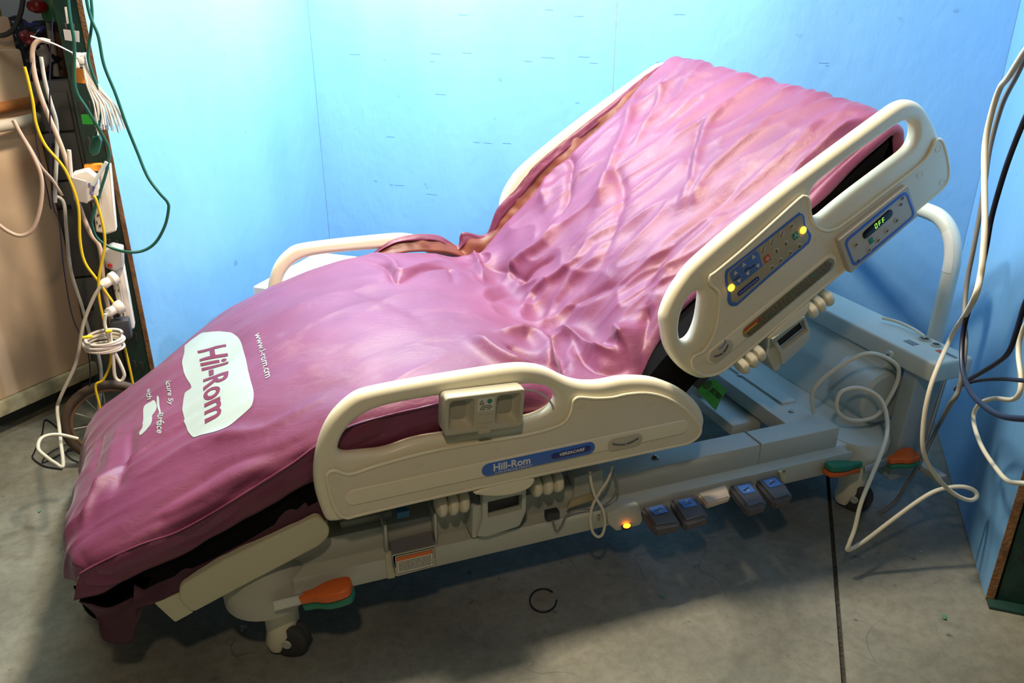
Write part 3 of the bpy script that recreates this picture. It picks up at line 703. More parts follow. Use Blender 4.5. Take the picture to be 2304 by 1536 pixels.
# ---- head rail
HR = rail(YR, [head_out, head_hole, head_hole2], head_raised)
for x, y in [(1608, 627), (1804, 453), (1713, 529), (1627, 722), (1573, 815), (1835, 532), (1884, 525), (1888, 603), (2106, 333), (2065, 391), (2115, 408)]: cap(x, y, HR)
ha, hb_ = P2(1604, 797), P2(1861, 588)
plate('grip_strip', [stadium(ha, hb_, .0200)], MR(YR-.0055), .0008, .003, rail_m, HR, bres=3)
la, lb = P2(1678, 741), P2(1858, 592.5)
lab_m = mat('label film', (.30, .27, .16), .35, var=.03)
plate('instruction_label', [stadium(la, lb, .0150)], MR(YR-.0098), .0002, .0004, lab_m, HR, bres=1)
Ml = strip_frame(la, lb, YR, .0104); Ll = (lb-la).length
bm = bmesh.new(); rr = random.Random(3)
for k in range(8):
    y = .0115 - k*.0033; half = Ll/2 + .011*math.sqrt(max(0, 1-(y/.0145)**2)); x = -half + (.040 if k < 3 else .004)
    while x < half-.004:
        wdt = rr.uniform(.003, .011)
        if x+wdt > half-.003: break
        bm_box(bm, Ml @ Matrix.Translation((x+wdt/2, y, .0004)), wdt, .0014, .0003); x += wdt + .0016
frombm('label_lines', bm, mat('label ink', (.05, .05, .035), .5), HR)
bm = bmesh.new()
for x in (-.055, .01, .072): bm_box(bm, Ml @ Matrix.Translation((x, .006 if x > 0 else -.004, .0006)), .006, .004, .0003)
frombm('label_green_marks', bm, mat('label teal', (.02, .28, .22), .5), HR)['kind'] = 'stuff'
box('label_red_block', Ml @ Vector((-Ll/2+.014, .0085, .0005)), (.046, .0003, .0052), mat('label red', (.55, .04, .01), .5), HR, 0, Matrix.Rotation(-math.atan2((lb-la).y, (lb-la).x), 3, 'Y'))
box('label_orange_block', Ml @ Vector((-Ll/2+.008, .0038, .0005)), (.034, .0003, .004), mat('label yellow', (.75, .45, .02), .5), HR, 0, Matrix.Rotation(-math.atan2((lb-la).y, (lb-la).x), 3, 'Y'))
angle_gauge(P2(1606, 796), P2(1629, 777), .0168, HR, 0)
gp = [AY(x, y, YR-.012) for x, y in ((1617, 786), (1627, 777), (1633, 769), (1630, 764))]
tube('gauge_arc', gp, .0009, blue_m, HR, seg=6)
# control panel
cp = [(1628,609),(1632,603),(1645,594),(1720,535),(1788.8,480),(1794,477.5),(1799.7,479),(1804,483),(1806,490),(1808,505),(1820,524.6),(1820,534),(1817,542),(1808,552),(1730,618),(1660,680),(1652,685),(1641,686),(1634,679),(1632.5,670),(1633.6,657),(1629,640),(1627,622)]
plate('keypad_frame', [RX(cp)], MR(YR-.0064), .0002, .0006, blue_m, HR, bres=1, smooth_n=3)
cpi = [(1633,613),(1640,604),(1720,540.5),(1790,485),(1798,484),(1801,490),(1803,507),(1813,526),(1812,537),(1804,547),(1730,610),(1660,672),(1650,677),(1641,674),(1639,655),(1634,638),(1632,622)]
pan_m = mat('keypad film', (.40, .35, .23), .4, var=.03)
plate('keypad', [RX(cpi)], MR(YR-.0076), .0002, .0003, pan_m, HR, bres=1, smooth_n=3)
def pb(x, y, o=(1600, 440), s=4.608): return (o[0]+x/s, o[1]+y/s)
plate('keypad_block', [RX([pb(*q) for q in [(172,795),(190,765),(420,575),(445,568),(470,585),(500,690),(500,725),(260,915),(235,922),(205,900),(178,840)]])], MR(YR-.0084), .0002, .0003, mat('keypad blue', (.08, .18, .48), .4), HR, bres=1, smooth_n=2)
cang = math.atan2((P2(1800, 480)-P2(1640, 605)).y, (P2(1800, 480)-P2(1640, 605)).x)
E1 = Vector((math.cos(cang), 0, math.sin(cang))); E2 = Vector((-math.sin(cang), 0, math.cos(cang)))
def face_frame(x, y, dz): return frame(on(YR, *pb(x, y), dz), E1, E2)
for (x, y, up) in [(225, 785, 1), (265, 870, -1), (310, 700, 1), (355, 795, -1), (410, 620, 1), (460, 715, -1)]:
    s = .0052
    plate('arrow_key', [[(-s, -s*.8*up), (s, -s*.8*up), (0, s*up)]], face_frame(x, y, .0094), .0003, .0003, mat('arrow key', (.62, .58, .55), .4), HR, bres=1)
for pl in ([(205, 870), (270, 820)], [(325, 775), (345, 740), (385, 735), (425, 700)]):
    tube('key_bed_icon', [on(YR, *pb(*q), .0092) for q in pl], .0011, black_m, HR, seg=6, n=4)
plate('keypad_badge', [stadium(P2(1659, 657), P2(1698, 625), .0056)], MR(YR-.0084), .0002, .0003, navy_m, HR, bres=1)
bm = bmesh.new(); Mb = strip_frame(P2(1659, 657), P2(1698, 625), YR, .0092)
for k in range(9): bm_box(bm, Mb @ Matrix.Translation((-.023+k*.0058, 0, 0)), .0038, .0032, .0002)
frombm('keypad_badge_lettering', bm, mat('pale blue print', (.25, .35, .7), .4), HR)
key_m = mat('round key', (.50, .45, .33), .35, var=.02)
def key(x, y, r=.0070, m=key_m, par=HR, dz=.0078):
    lathe('round_key', [(r, 0), (r, .0008), (r*.8, .0016), (r*.2, .0018)], face_frame(x, y, dz), m, par, 18)
for x, y in [(510, 545), (605, 465), (705, 385), (805, 305), (650, 560), (745, 485), (600, 735), (690, 660), (790, 585), (885, 510)]: key(x, y)
ic = bmesh.new()
for x, y, kind in [(510, 545, 0), (605, 465, 1), (705, 385, 1), (805, 305, 2), (650, 560, 3), (745, 485, 3), (600, 735, 4), (690, 660, 4), (790, 585, 4), (885, 510, 5)]:
    M = face_frame(x, y, .0098); s = .0045
    sh = {0: [(-1, -1, 1, 1)], 1: [(-1, -.8, .6, .4), (.4, .5, 1, .9)], 2: [(-1, -.4, 0, .6), (0, .6, .3, -.3), (.3, -.3, 1, .2)], 3: [(-.6, -.6, 0, .8), (0, .8, .6, -.6), (-.6, -.6, .6, -.6)],
          4: [(-1, -.5, 1, -.3), (-.8, .3, .3, .6), (.3, .6, .8, -.2)], 5: [(-.6, -.7, .6, -.7), (-.6, .3, .6, .3), (-.6, -.7, -.6, .3), (.6, -.7, .6, .3), (0, -.7, 0, .3)]}[kind]
    for a, b, c, d in sh: bm_tube(ic, [M @ Vector((a*s, b*s, 0)), M @ Vector((c*s, d*s, 0))], .0007, 5)
frombm('key_icons', ic, black_m, HR)
def sq(x, y, m, nm, s=.0078, par=HR):
    plate(nm, [rounded([(-s, -s), (s, -s), (s, s), (-s, s)], .002)], face_frame(x, y, .0082), .0003, .0004, m, par, bres=1)
sq(555, 640, mat('red key', (.62, .08, .02), .4), 'nurse_call_key'); sq(850, 405, mat('teal key', (.02, .25, .16), .4), 'enable_key')
bm = bmesh.new(); M = face_frame(555, 640, .0096); bm_box(bm, M, .0095, .0028, .0003); bm_box(bm, M, .0028, .0095, .0003); frombm('nurse_call_cross', bm, white_m, HR)
bm = bmesh.new(); M = face_frame(850, 405, .0096); bm_tube(bm, [M @ Vector(q) for q in ((-.005, -.003, 0), (0, .002, 0), (.005, -.004, 0))], .0010, 5); bm_tube(bm, [M @ Vector(q) for q in ((0, .002, 0), (.001, .006, 0))], .0010, 5); frombm('enable_icon', bm, white_m, HR)
led_m = mat('amber lamp', (1, .5, .02), .4, emit=((1, .50, .015), 5.5))
for x, y in ((185, 942), (928, 347)):
    lathe('indicator_lamp', [(.0078, 0), (.0078, .0012), (.005, .0028), (.001, .0032)], face_frame(x, y, .0080), led_m, HR, 20)
# add-on display module
mo = [AY(x, y, 1.330) for x, y in ((1888, 540), (2043, 417), (2066, 486), (1914, 615))]
mod_m = mat('display module plastic', (.50, .46, .38), .45, var=.03)
mb = plate('display_module', [rounded([(p.x, p.z) for p in mo], .004)], MR(1.344), .0125, .0015, mod_m, HR, bres=2)
def m4(u, v): p = mo[0].lerp(mo[1], u).lerp(mo[3].lerp(mo[2], u), v); return (p.x, p.z)
ff = 1.3300
bo = rounded([m4(.045, .10), m4(.965, .07), m4(.975, .93), m4(.055, .93)], .016); bi = rounded([m4(.075, .18), m4(.94, .15), m4(.945, .86), m4(.085, .86)], .012)
plate('module_border', [bo, bi], MR(ff-.0002), .0002, .0003, blue_m, HR, bres=1)
plate('display_window', [stadium(Vector(m4(.33, .37)), Vector(m4(.67, .33)), .0100)], MR(ff-.0003), .0004, .0006, mat('display glass', (.006, .008, .015), .12), HR, bres=1)
me1 = (mo[1]-mo[0]).normalized(); me2 = Vector((-me1.z, 0, me1.x))
def mf(u, v, dz): x, z = m4(u, v); return frame((x, ff-dz, z), me1, me2)
seg_m = mat('display segments', (.2, .8, .05), .4, emit=((.30, 1, .03), 1.7))
bm = bmesh.new(); Md = mf(.525, .355, .0016)
SEG = {'a': (0, .0054, .0040, .0011), 'g': (0, 0, .0040, .0011), 'd': (0, -.0054, .0040, .0011), 'f': (-.0025, .0027, .0011, .0040), 'b': (.0025, .0027, .0011, .0040), 'e': (-.0025, -.0027, .0011, .0040), 'c': (.0025, -.0027, .0011, .0040)}
for k, ch in enumerate(('abcdef', 'aefg', 'aefg')):
    for s in ch:
        x, y, sx, sy = SEG[s]; bm_box(bm, Md @ Matrix.Translation(((k-1)*.0105+x+y*.12, y, 0)), sx, sy, .0003)
frombm('display_text', bm, seg_m, HR)
for u, v in ((.17, .42), (.30, .80), (.44, .75), (.58, .70), (.73, .64)):
    lathe('round_key', [(.0068, 0), (.0068, .0006), (.005, .0012), (.001, .0013)], mf(u, v, .0004), mod_m, HR, 16)
bm = bmesh.new()
for u, v in ((.17, .42), (.30, .80), (.44, .75), (.58, .70), (.73, .64), (.84, .33), (.88, .20), (.13, .84)):
    M = mf(u, v, .0018); rr.random(); a = rr.uniform(-.5, .5)
    for t in (-1, 0, 1): bm_tube(bm, [M @ Vector((t*.0022-.0012, -.002+a*.002, 0)), M @ Vector((t*.0022+.0014, .0022, 0))], .0006, 5)
frombm('module_icons', bm, black_m, HR)['kind'] = 'stuff'
M = mf(.36, .62, .0009); s = .007
plate('enable_key', [[(-s*.8, -s), (s*.8, -s), (s*.8, s), (-s*.8, s)]], M, .0003, .0003, MATS['teal key'], HR, bres=1)
# latch and bellows of the head rail
def pa_(x, y, o=(1480, 600), s=5.119): return (o[0]+x/s, o[1]+y/s)
latch(HR, [pa_(*q) for q in [(1255,800),(1400,650),(1560,510),(1720,405),(1735,440),(1700,520),(1620,610),(1500,700),(1400,760),(1290,815)]],
      [pa_(*q) for q in [(1310, 830), (1690, 560), (1755, 770), (1690, 900), (1430, 1130), (1410, 1000)]],
      [pa_(*q) for q in [(1368, 850), (1670, 605), (1722, 735), (1440, 965)]],
      [pa_(*q) for q in [(1270, 800), (1330, 810), (1420, 1010), (1390, 1160), (1330, 1195), (1240, 1010)]])
hax = (AY(1900, 610, 1.35)-AY(1620, 842, 1.35)).normalized()
bellows(HR, [(pa_(960, 1130)[0], pa_(960, 1130)[1], .0245), (pa_(1060, 1060)[0], pa_(1060, 1060)[1], .0245), (pa_(1145, 985)[0], pa_(1145, 985)[1], .0245)], .03, ax=hax)
bellows(HR, [(pa_(1745, 490)[0], pa_(1745, 490)[1], .0245), (pa_(1835, 420)[0], pa_(1835, 420)[1], .0245), (pa_(1930, 350)[0], pa_(1930, 350)[1], .0245)], .03, ax=hax)
# ---- the pair on the far side
rail(YRF, [foot_out, foot_hole], foot_raised, True)
rail(YRF, [head_out, head_hole, head_hole2], head_raised, True)
# ---- deck sections
def slab(name, px, Y, y0, y1, m, bev=.004, r=.01):
    return plate(name, [rounded(RX(px, Y), r)], MR((y0+y1)/2), (y1-y0)/2-bev, bev, m, BED, bres=2)
slab('foot_deck', [(717,1160),(742,1186),(741,1207),(720,1228),(620,1281),(522,1332),(433,1380),(402,1350),(405,1318),(500,1262)], 1.395, 1.395, 2.345, deck_m, .005, .012)
slab('deck_end_bracket', [(404,1336),(436,1378),(394,1401),(347,1358)], 1.40, 1.401, 1.46, deck_m, .002, .004)
slab('deck_end_bracket', [(404,1336),(436,1378),(394,1401),(347,1358)], 1.40, 2.28, 2.34, deck_m, .002, .004)
def deck_strip(name, x0, x1, y0, y1, d0, d1, m):
    ii = [i for i in range(0, NU, 6) if x0 <= C6[i, 0] <= x1 and S[i] > .12]; bm = bmesh.new(); rings = []
    for i in ii:
        near = C6[i, 0:2]; far = C6[i, 4:6]; r = []
        for y, b, d in ((y0, near, d0), (y1, far, d0), (y1, far, d1), (y0, near, d1)): r.append(bm.verts.new((b[0]-nr[i, 0]*d, y, b[1]-nr[i, 1]*d)))
        rings.append(r)
    for a, b in zip(rings, rings[1:]):
        for k in range(4): bm.faces.new((a[k], a[(k+1) % 4], b[(k+1) % 4], b[k]))
    bm.faces.new(rings[0][::-1]); bm.faces.new(rings[-1])
    return frombm(name, bm, m, BED)
deck_strip('seat_deck', .12, .80, 1.42, 2.33, .152, .175, grey_m)
deck_strip('back_deck', .86, 1.43, 1.42, 2.33, .152, .180, dark_m)
# ---- frames
boxes('upper_frame', [((.715, 1.478, .255), (1.48, .066, .060)), ((.715, 2.262, .255), (1.48, .066, .060)), ((-.02, 1.87, .250), (.05, .75, .05))], grey_m, BED, .004)
box('beam_sleeve', (1.035, 1.4775, .2555), (.86, .070, .064), grey_m, BED, .004)
bm = bmesh.new(); 
xl0, xl1 = 1.345, 1.455
bm_box(bm, Matrix.Translation(((xl0+xl1)/2, 1.87, .262)), xl1-xl0, .84, .048, .006)
frombm('cross_plate', bm, grey_m, BED)
box('cross_plate_riser', (1.425, 1.90, .272), (.05, .60, .042), grey_m, BED, .004)
box('frame_bracket', (1.315, 1.74, .215), (.10, .22, .035), grey_m, BED, .006)
box('frame_bracket', (1.30, 1.86, .225), (.06, .12, .06), grey_m, BED, .006)
for x, y in ((1.40, 1.80), (1.40, 1.56)):
    lathe('frame_bolt', [(.007, 0), (.007, .004), (.004, .006)], Matrix.Translation((x, y, .286)), screw_m, BED, 12)
box('beam_seam', (1.215, 1.478, .2575), (.003, .0712, .0655), mat('seam shade', (.30, .31, .27), .6), BED, 0)
lathe('frame_bolt', [(.009, 0), (.009, .004), (.005, .007)], Matrix.Translation((.93, 1.478, .2878)), screw_m, BED, 12)
def chan(name, y0, y1):
    bm = bmesh.new(); L = 1.44; cx = .76
    bm_box(bm, Matrix.Translation((cx, y0, .208)), L, .006, .052, .001); bm_box(bm, Matrix.Translation((cx, (y0+y1)/2, .184)), L, abs(y1-y0), .004, .001)
    bm_box(bm, Matrix.Translation((cx, y1, .208)), L, .006, .052, .001); bm_box(bm, Matrix.Translation((cx, (y0+y1)/2, .226)), L, abs(y1-y0)*.96, .004, .001)
    return frombm(name, bm, grey_m, BED)
chan('lower_rail', 1.402, 1.470); chan('lower_rail', 2.335, 2.270)
boxes('undercarriage', [((.35, 1.87, .22), (.06, .80, .05)), ((1.0, 1.87, .22), (.06, .80, .05)), ((.68, 1.87, .27), (.50, .28, .10)), ((.40, 1.70, .33), (.30, .07, .07)), ((.40, 2.05, .33), (.30, .07, .07))], dark_m, BED, .006)
for c_, s_ in [((.22, 1.62, .33), (.045, .045, .24)), ((.22, 2.12, .33), (.045, .045, .24)), ((.95, 1.62, .34), (.045, .045, .22)), ((.95, 2.12, .34), (.045, .045, .22)), ((.88, 1.87, .40), (.16, .60, .04))]: box('lift_arm', c_, s_, grey_m, BED, .006)
# back support post
rotb = Matrix.Rotation(math.radians(-38), 3, 'Y')
box('back_strut', (.98, 1.66, .50), (.34, .05, .04), dark_m, BED, .005, rotb); box('back_strut', (.98, 2.08, .50), (.34, .05, .04), dark_m, BED, .005, rotb)
# ---- bits hanging under the foot rail
plate('drain_pan', [rounded(RX([(764, 1176), (885, 1152), (872, 1262), (800, 1276), (783, 1262)], 1.46), .010)], MR(1.52), .05, .006, mat('pan plastic', (.38, .38, .32), .5, var=.05), BED, bres=3)
wb_ = [AY(x, y, 1.372) for x, y in ((882, 1250), (978, 1228), (979.5, 1274), (893, 1297))]
wt_ = [AY(x, y, 1.435) for x, y in ((875, 1216), (971, 1192))]
def hexa(name, top4, dz, m, par, bev=.003, d=None):
    d = Vector(d) if d else Vector((0, 0, -dz)); bm = bmesh.new()
    a = [bm.verts.new(p) for p in top4]; b = [bm.verts.new(Vector(p)+d) for p in top4]
    bm.faces.new(a); bm.faces.new(b[::-1])
    for i in range(4): bm.faces.new((a[i], b[i], b[(i+1) % 4], a[(i+1) % 4]))
    bmesh.ops.recalc_face_normals(bm, faces=bm.faces)
    if bev: bmesh.ops.bevel(bm, geom=bm.edges[:], offset=bev, segments=3, affect='EDGES', clamp_overlap=True)
    return frombm(name, bm, m, par)
wbx = hexa('warning_box', [wt_[0], wt_[1], wb_[1], wb_[0]], .035, mat('warning box metal', (.20, .20, .22), .45, var=.05), BED, .002)
wf = hexa('label_plate', [wb_[0], wb_[1], wb_[2], wb_[3]], 0, mat('label plate', (.52, .50, .38), .5), wbx, .0008, (0, .004, 0))
c = (wb_[0]+wb_[1]+wb_[2]+wb_[3])/4; e1 = (wb_[1]-wb_[0]).normalized(); Mw = frame(c + Vector((0, -.0008, 0)), e1, Vector((-e1.z, 0, e1.x))); ww = (wb_[1]-wb_[0]).length; wh = (wb_[3]-wb_[0]).length
plate('warning_label', [rounded([(-ww*.45, -wh*.42), (ww*.45, -wh*.42), (ww*.45, wh*.42), (-ww*.45, wh*.42)], .003)], Mw, .0002, .0003, mat('label white', (.72, .70, .60), .5), wbx, bres=1)
plate('label_outline', [rounded([(-ww*.43, -wh*.39), (ww*.43, -wh*.39), (ww*.43, wh*.39), (-ww*.43, wh*.39)], .003), rounded([(-ww*.42, -wh*.37), (ww*.42, -wh*.37), (ww*.42, wh*.37), (-ww*.42, wh*.37)], .002)], Mw @ Matrix.Translation((0, 0, .0007)), .0001, .00005, black_m, wbx, bres=0)
plate('warning_band', [[(-ww*.42, wh*.20), (ww*.42, wh*.20), (ww*.42, wh*.37), (-ww*.42, wh*.37)]], Mw @ Matrix.Translation((0, 0, .0007)), .0001, .00005, mat('warning orange', (.75, .17, .03), .5), wbx, bres=0)
bm = bmesh.new(); rr = random.Random(8)
for k in range(8):
    x = -ww*.38; y = wh*(.13-.058*k)
    while x < ww*.36:
        l = rr.uniform(.002, .006); bm_box(bm, Mw @ Matrix.Translation((x+l/2, y, .0008)), l, .0012, .0002); x += l+.0012
frombm('label_lines', bm, black_m, wbx)
plate('label_bracket', [RX([(866, 1245), (882, 1240), (888, 1297), (872, 1300)], 1.395)], MR(1.395), .003, .001, deck_m, BED, bres=1)
for xa, ya, xb, yb in ((862, 1165, 868, 1262), (972, 1140, 976, 1215)):
    pa2, pb2 = AY(xa, ya, 1.44), AY(xb, yb, 1.44)
    box('hanger_plate', (pa2+pb2)/2, (.006, .05, (pa2-pb2).length), grey_m, BED, .001)
box('blue_connector', AY(905, 1152, 1.44), (.028, .02, .016), mat('blue connector', (.05, .22, .42), .5), BED, .002)
plate('control_module', [rounded(RX([(1293, 1075), (1357, 1055), (1357, 1140), (1318, 1150), (1280, 1170), (1272, 1166), (1292, 1120)], 1.43), .004)], MR(1.455), .022, .003, grey_m, BED, bres=2)
plate('module_tab', [rounded(RX([(1285, 1125), (1338, 1108), (1340, 1122), (1275, 1144)], 1.40), .002)], MR(1.402), .003, .001, mat('tan label', (.40, .34, .20), .5), BED, bres=1)
box('plug_connector', AY(1242, 1156, 1.395), (.032, .02, .020), dark_m, BED, .003)
tube('plug_cord', [AY(1243, 1163, 1.392), AY(1246, 1180, 1.392), AY(1252, 1194, 1.39), AY(1262, 1185, 1.39), AY(1275, 1160, 1.392), AY(1300, 1146, 1.392), AY(1340, 1144, 1.39), AY(1372, 1128, 1.39), AY(1389, 1100, 1.392), AY(1386, 1075, 1.40), AY(1377, 1048, 1.41)], .0026, dgrey_cord, BED)
tube('pendant_loop', [AY(1327, 1060, 1.40), AY(1331, 1090, 1.39), AY(1340, 1118, 1.385), AY(1356, 1145, 1.38), AY(1361, 1175, 1.378), AY(1356, 1200, 1.378), AY(1345, 1207, 1.378), AY(1333, 1195, 1.378), AY(1328, 1165, 1.38), AY(1334, 1135, 1.385), AY(1350, 1105, 1.39), AY(1368, 1078, 1.40), AY(1378, 1048, 1.41)], .0034, cream_cord, BED)
bm = bmesh.new()
pl_ = plate('lamp_housing', [rounded(RX([(1366, 1156), (1400, 1140), (1436, 1133), (1446, 1166), (1440, 1180), (1386, 1194), (1368, 1178)], 1.375), .006)], MR(1.388), .012, .004, grey_m, BED, bres=3)
lp = AY(1409.5, 1187, 1.368)
lathe('floor_lamp_lens', [(.0095, 0), (.0095, .004), (.006, .008), (.001, .009)], frame(lp + Vector((0, 0, .004)), (1, 0, 0), (0, .5, .25)), mat('orange lamp', (1, .3, .02), .4, emit=((1, .22, .01), 4.0)), BED, 20, 1.0, .62)
lathe('lamp_socket', [(.0125, -.004), (.0125, .002), (.0095, .003)], frame(lp + Vector((0, .001, .004)), (1, 0, 0), (0, .5, .25)), dark_m, BED, 20, 1.0, .66)
# foot pedals
PED = [[(1441, 1139), (1500, 1124), (1533, 1176), (1474, 1186)], [(1506, 1121), (1566, 1107), (1596, 1160), (1541, 1177)], [(1639, 1088), (1693, 1076), (1727, 1131), (1682, 1145)], [(1698, 1077), (1752, 1062), (1785, 1113), (1741, 1129)]]
for k, q in enumerate(PED):
    t4 = [AY(*q[0], 1.392), AY(*q[1], 1.392), AY(*q[2], 1.302), AY(*q[3], 1.302)]
    pd = hexa('foot_pedal', t4, .030, pedal_m, BED, .0075)
    e1 = (t4[1]-t4[0]).normalized(); mid_t = (t4[0]+t4[1])/2; mid_b = (t4[2]+t4[3])/2; e2 = (mid_t-mid_b).normalized(); nrm = e1.cross(e2)
    o = mid_t.lerp(mid_b, .34) + nrm*.0012; M = frame(o, e1, e2); wq = .0180; hq = .0150
    plate('pedal_label', [rounded([(-wq, -hq), (wq, -hq), (wq, hq), (-wq, hq)], .004)], M, .0003, .0004, mat('pedal blue', (.07, .20, .62), .4), pd, bres=1)
    bm = bmesh.new(); up = 1 if k in (1, 3) else -1; Mi = M @ Matrix.Translation((0, 0, .0010))
    if k < 2:
        bm_box(bm, Mi @ Matrix.Translation((0, -.004 if up > 0 else .000, 0)), .020, .0016, .0003)
        lathe_bm(bm, [(.0016, 0), (.0016, .0003)], Mi @ Matrix.Translation((.006, .002 if up > 0 else .0065, 0)), 10)
    else:
        bm_tube(bm, [Mi @ Vector(v) for v in ((-.011, -.004, 0), (-.003, -.002, 0), (.002, .001, 0))], .0016, 6)
        lathe_bm(bm, [(.0026, 0), (.0026, .0003)], Mi @ Matrix.Translation((.0065, .0015, 0)), 10)
    frombm('pedal_pictogram', bm, black_m, pd)
    yb = .0045 if up > 0 else -.0045; M3 = Mi @ Matrix.Translation((.001, yb, 0))
    plate('pedal_arrow', [[(-.005, 0), (.005, 0), (0, .0055*up)]], M3, .0002, .0001, mat('pedal arrow', (.45, .5, .62), .5), pd, bres=0)
blk = [AY(1568, 1108, 1.392), AY(1634, 1088, 1.392), AY(1643, 1117, 1.335), AY(1590, 1134, 1.335)]
hexa('pedal_block', blk, .016, mat('pedal block cream', (.60, .50, .40), .5), BED, .004)
plate('pedal_bracket', [rounded(RX([(1752, 1062), (1768, 1056), (1771, 1072), (1766, 1084), (1758, 1083)], 1.39), .002)], MR(1.392), .004, .001, deck_m, BED, bres=1)
for p in ((1763, 1059), (1347, 1160)): lathe('bracket_screw', [(.0042, 0), (.0042, .002), (.002, .003)], frame(AY(*p, 1.384), (1, 0, 0), (0, 0, 1)), screw_m, BED, 12)
# ---- caster corners
def caster(x, y, name='caster', ang=0, near=True):
    c = cyl(name, (x, y, .075), (x, y, .165), .030, grey_m, BED, 24, .1)
    M = Matrix.Translation((x, y, 0)) @ Matrix.Rotation(ang, 4, 'Z')
    bm = bmesh.new()
    # fork shroud: tapering hood round the wheel
    rings = []
    for z, rx, ry in ((.014, .026, .034), (.030, .031, .038), (.060, .035, .040), (.110, .037, .038), (.140, .036, .036), (.158, .030, .030)):
        rings.append([bm.verts.new(M @ Vector((rx*math.cos(a)-.004-.010*(z < .05), ry*math.sin(a), z))) for a in [2*math.pi*k/24 for k in range(24)]])
    for a, b in zip(rings, rings[1:]):
        for k in range(24): bm.faces.new((a[k], a[(k+1) % 24], b[(k+1) % 24], b[k]))
    bm.faces.new(rings[-1])
    frombm('fork', bm, rail_m, c)
    for s in (-1, 1):
        Mw_ = M @ Matrix.Translation((.016, s*.010-.012, .0425)) @ Matrix.Rotation(math.pi/2, 4, 'X') @ Matrix.Translation((0, 0, -.009))
        lathe('wheel', [(.02, 0), (.037, 0), (.0420, .004), (.0423, .009), (.0420, .014), (.037, .018), (.02, .018)], Mw_, rubber_m, c, 32)
        cyl('axle_cap', M @ Vector((.016, s*.020-.012, .0425)), M @ Vector((.016, s*.026-.012, .0425)), .011, grey_m, c)
    return c
caster(.012, 1.468, ang=-.5); caster(1.575, 1.465, ang=-1.0); caster(.012, 2.27, ang=.6); caster(1.575, 2.27, ang=.4)
def paddle(par_name, base, tip, w, m1, m2, th=.016):
    a, b = Vector(base), Vector(tip); t = (b-a); L = t.length; M = frame(a, t, Vector((-t.y, t.x, 0)) if abs(t.z) < 10 else None)
    out = [(0, -w*.35), (L*.25, -w*.5), (L*.55, -w), (L*.92, -w*.95), (L*1.02, -w*.45), (L*1.02, w*.45), (L*.92, w*.95), (L*.55, w), (L*.25, w*.5), (0, w*.35)]
    p = plate(par_name, [out], M, th/2-.005, .005, m1, BED, bres=3, smooth_n=3)
    plate('paddle_underside', [out], M @ Matrix.Translation((0, 0, -th*.95)), th/2-.006, .004, m2, p, bres=2, smooth_n=3)
    return p
hous_m = mat('corner housing', (.46, .46, .40), .5, var=.06)
for x, y in ((-.012, 1.475), (-.012, 2.265)):
    lathe('corner_housing', [(.070, .150), (.090, .158), (.092, .200), (.080, .235), (.060, .262), (.045, .300)], Matrix.Translation((x, y, 0)), hous_m, BED, 36)
cy0 = 1.375
def bracket(x0, z0, x1, z1, y, h=.030):
    a, b = Vector((x0, y, z0)), Vector((x1, y, z1)); t = (b-a).normalized()
    return box('pedal_bracket', (a+b)/2, ((b-a).length, .006, h), steel_m, BED, .0015, Matrix.Rotation(-math.atan2(t.z, t.x), 3, 'Y'))
def pin(x, y, Y): return AY(x, y, Y)
a, b = pin(615, 1362, 1.372), pin(684, 1345, 1.372); bracket(a.x, a.z, b.x, b.z, 1.372, .026)
paddle('brake_pedal', pin(678, 1346, 1.372), pin(788, 1318, 1.345), .026, orange_m, green_m, .020)
# head corner
lathe('corner_housing', [(.060, .165), (.083, .172), (.086, .222), (.082, .232), (.010, .236)], Matrix.Translation((1.572, 1.485, 0)), grey2_m, BED, 40)
lathe('corner_housing', [(.060, .165), (.083, .172), (.086, .222), (.082, .232), (.010, .236)], Matrix.Translation((1.572, 2.255, 0)), grey2_m, BED, 40)
a, b = pin(1936, 1052, 1.405), pin(2010, 1036, 1.385); br = bracket(a.x, a.z, b.x, b.z, 1.392, .022)
paddle('brake_pedal', pin(2000, 1036, 1.388), pin(2060, 1020, 1.372), .026, orange_m, green_m, .018)
paddle('brake_pedal', pin(1936, 1044, 1.392), pin(1864, 1050, 1.380), .018, green_m, orange_m, .018)
# ---- head console
box('base_cover', (1.60, 1.87, .205), (.30, .86, .050), grey2_m, BED, .010)
def yprofile(name, prof, y0, y1, m, bev=.006):
    me_out = [(p[0], p[1]) for p in prof]
    return plate(name, [me_out], MR((y0+y1)/2), (y1-y0)/2-bev, bev, m, BED, bres=3)
yprofile('head_cover', rounded([(1.597, .225), (1.760, .225), (1.760, .430), (1.655, .430), (1.612, .360), (1.606, .345)], .012), 1.50, 2.31, grey2_m)
cb = box('console_bar', (1.700, 1.852, .459), (.130, 1.02, .054), grey2_m, BED, .008, seg=3)
cyl('motor_cover', (1.640, 1.475, .325), (1.640, 1.62, .325), .078, grey_m, BED, 32, .12)
plate('end_panel', [rounded([(1.64, .10), (1.735, .10), (1.755, .435), (1.66, .435)], .01)], MR(1.43), .02, .003, mat('end panel blue grey', (.36, .44, .45), .45), BED, bres=2)
box('end_lever', (1.745, 1.375, .13), (.03, .09, .02), grey_m, BED, .004)
cyl('end_rod', (1.735, 1.405, .12), (1.760, 1.405, .42), .005, steel_m, BED, 12)
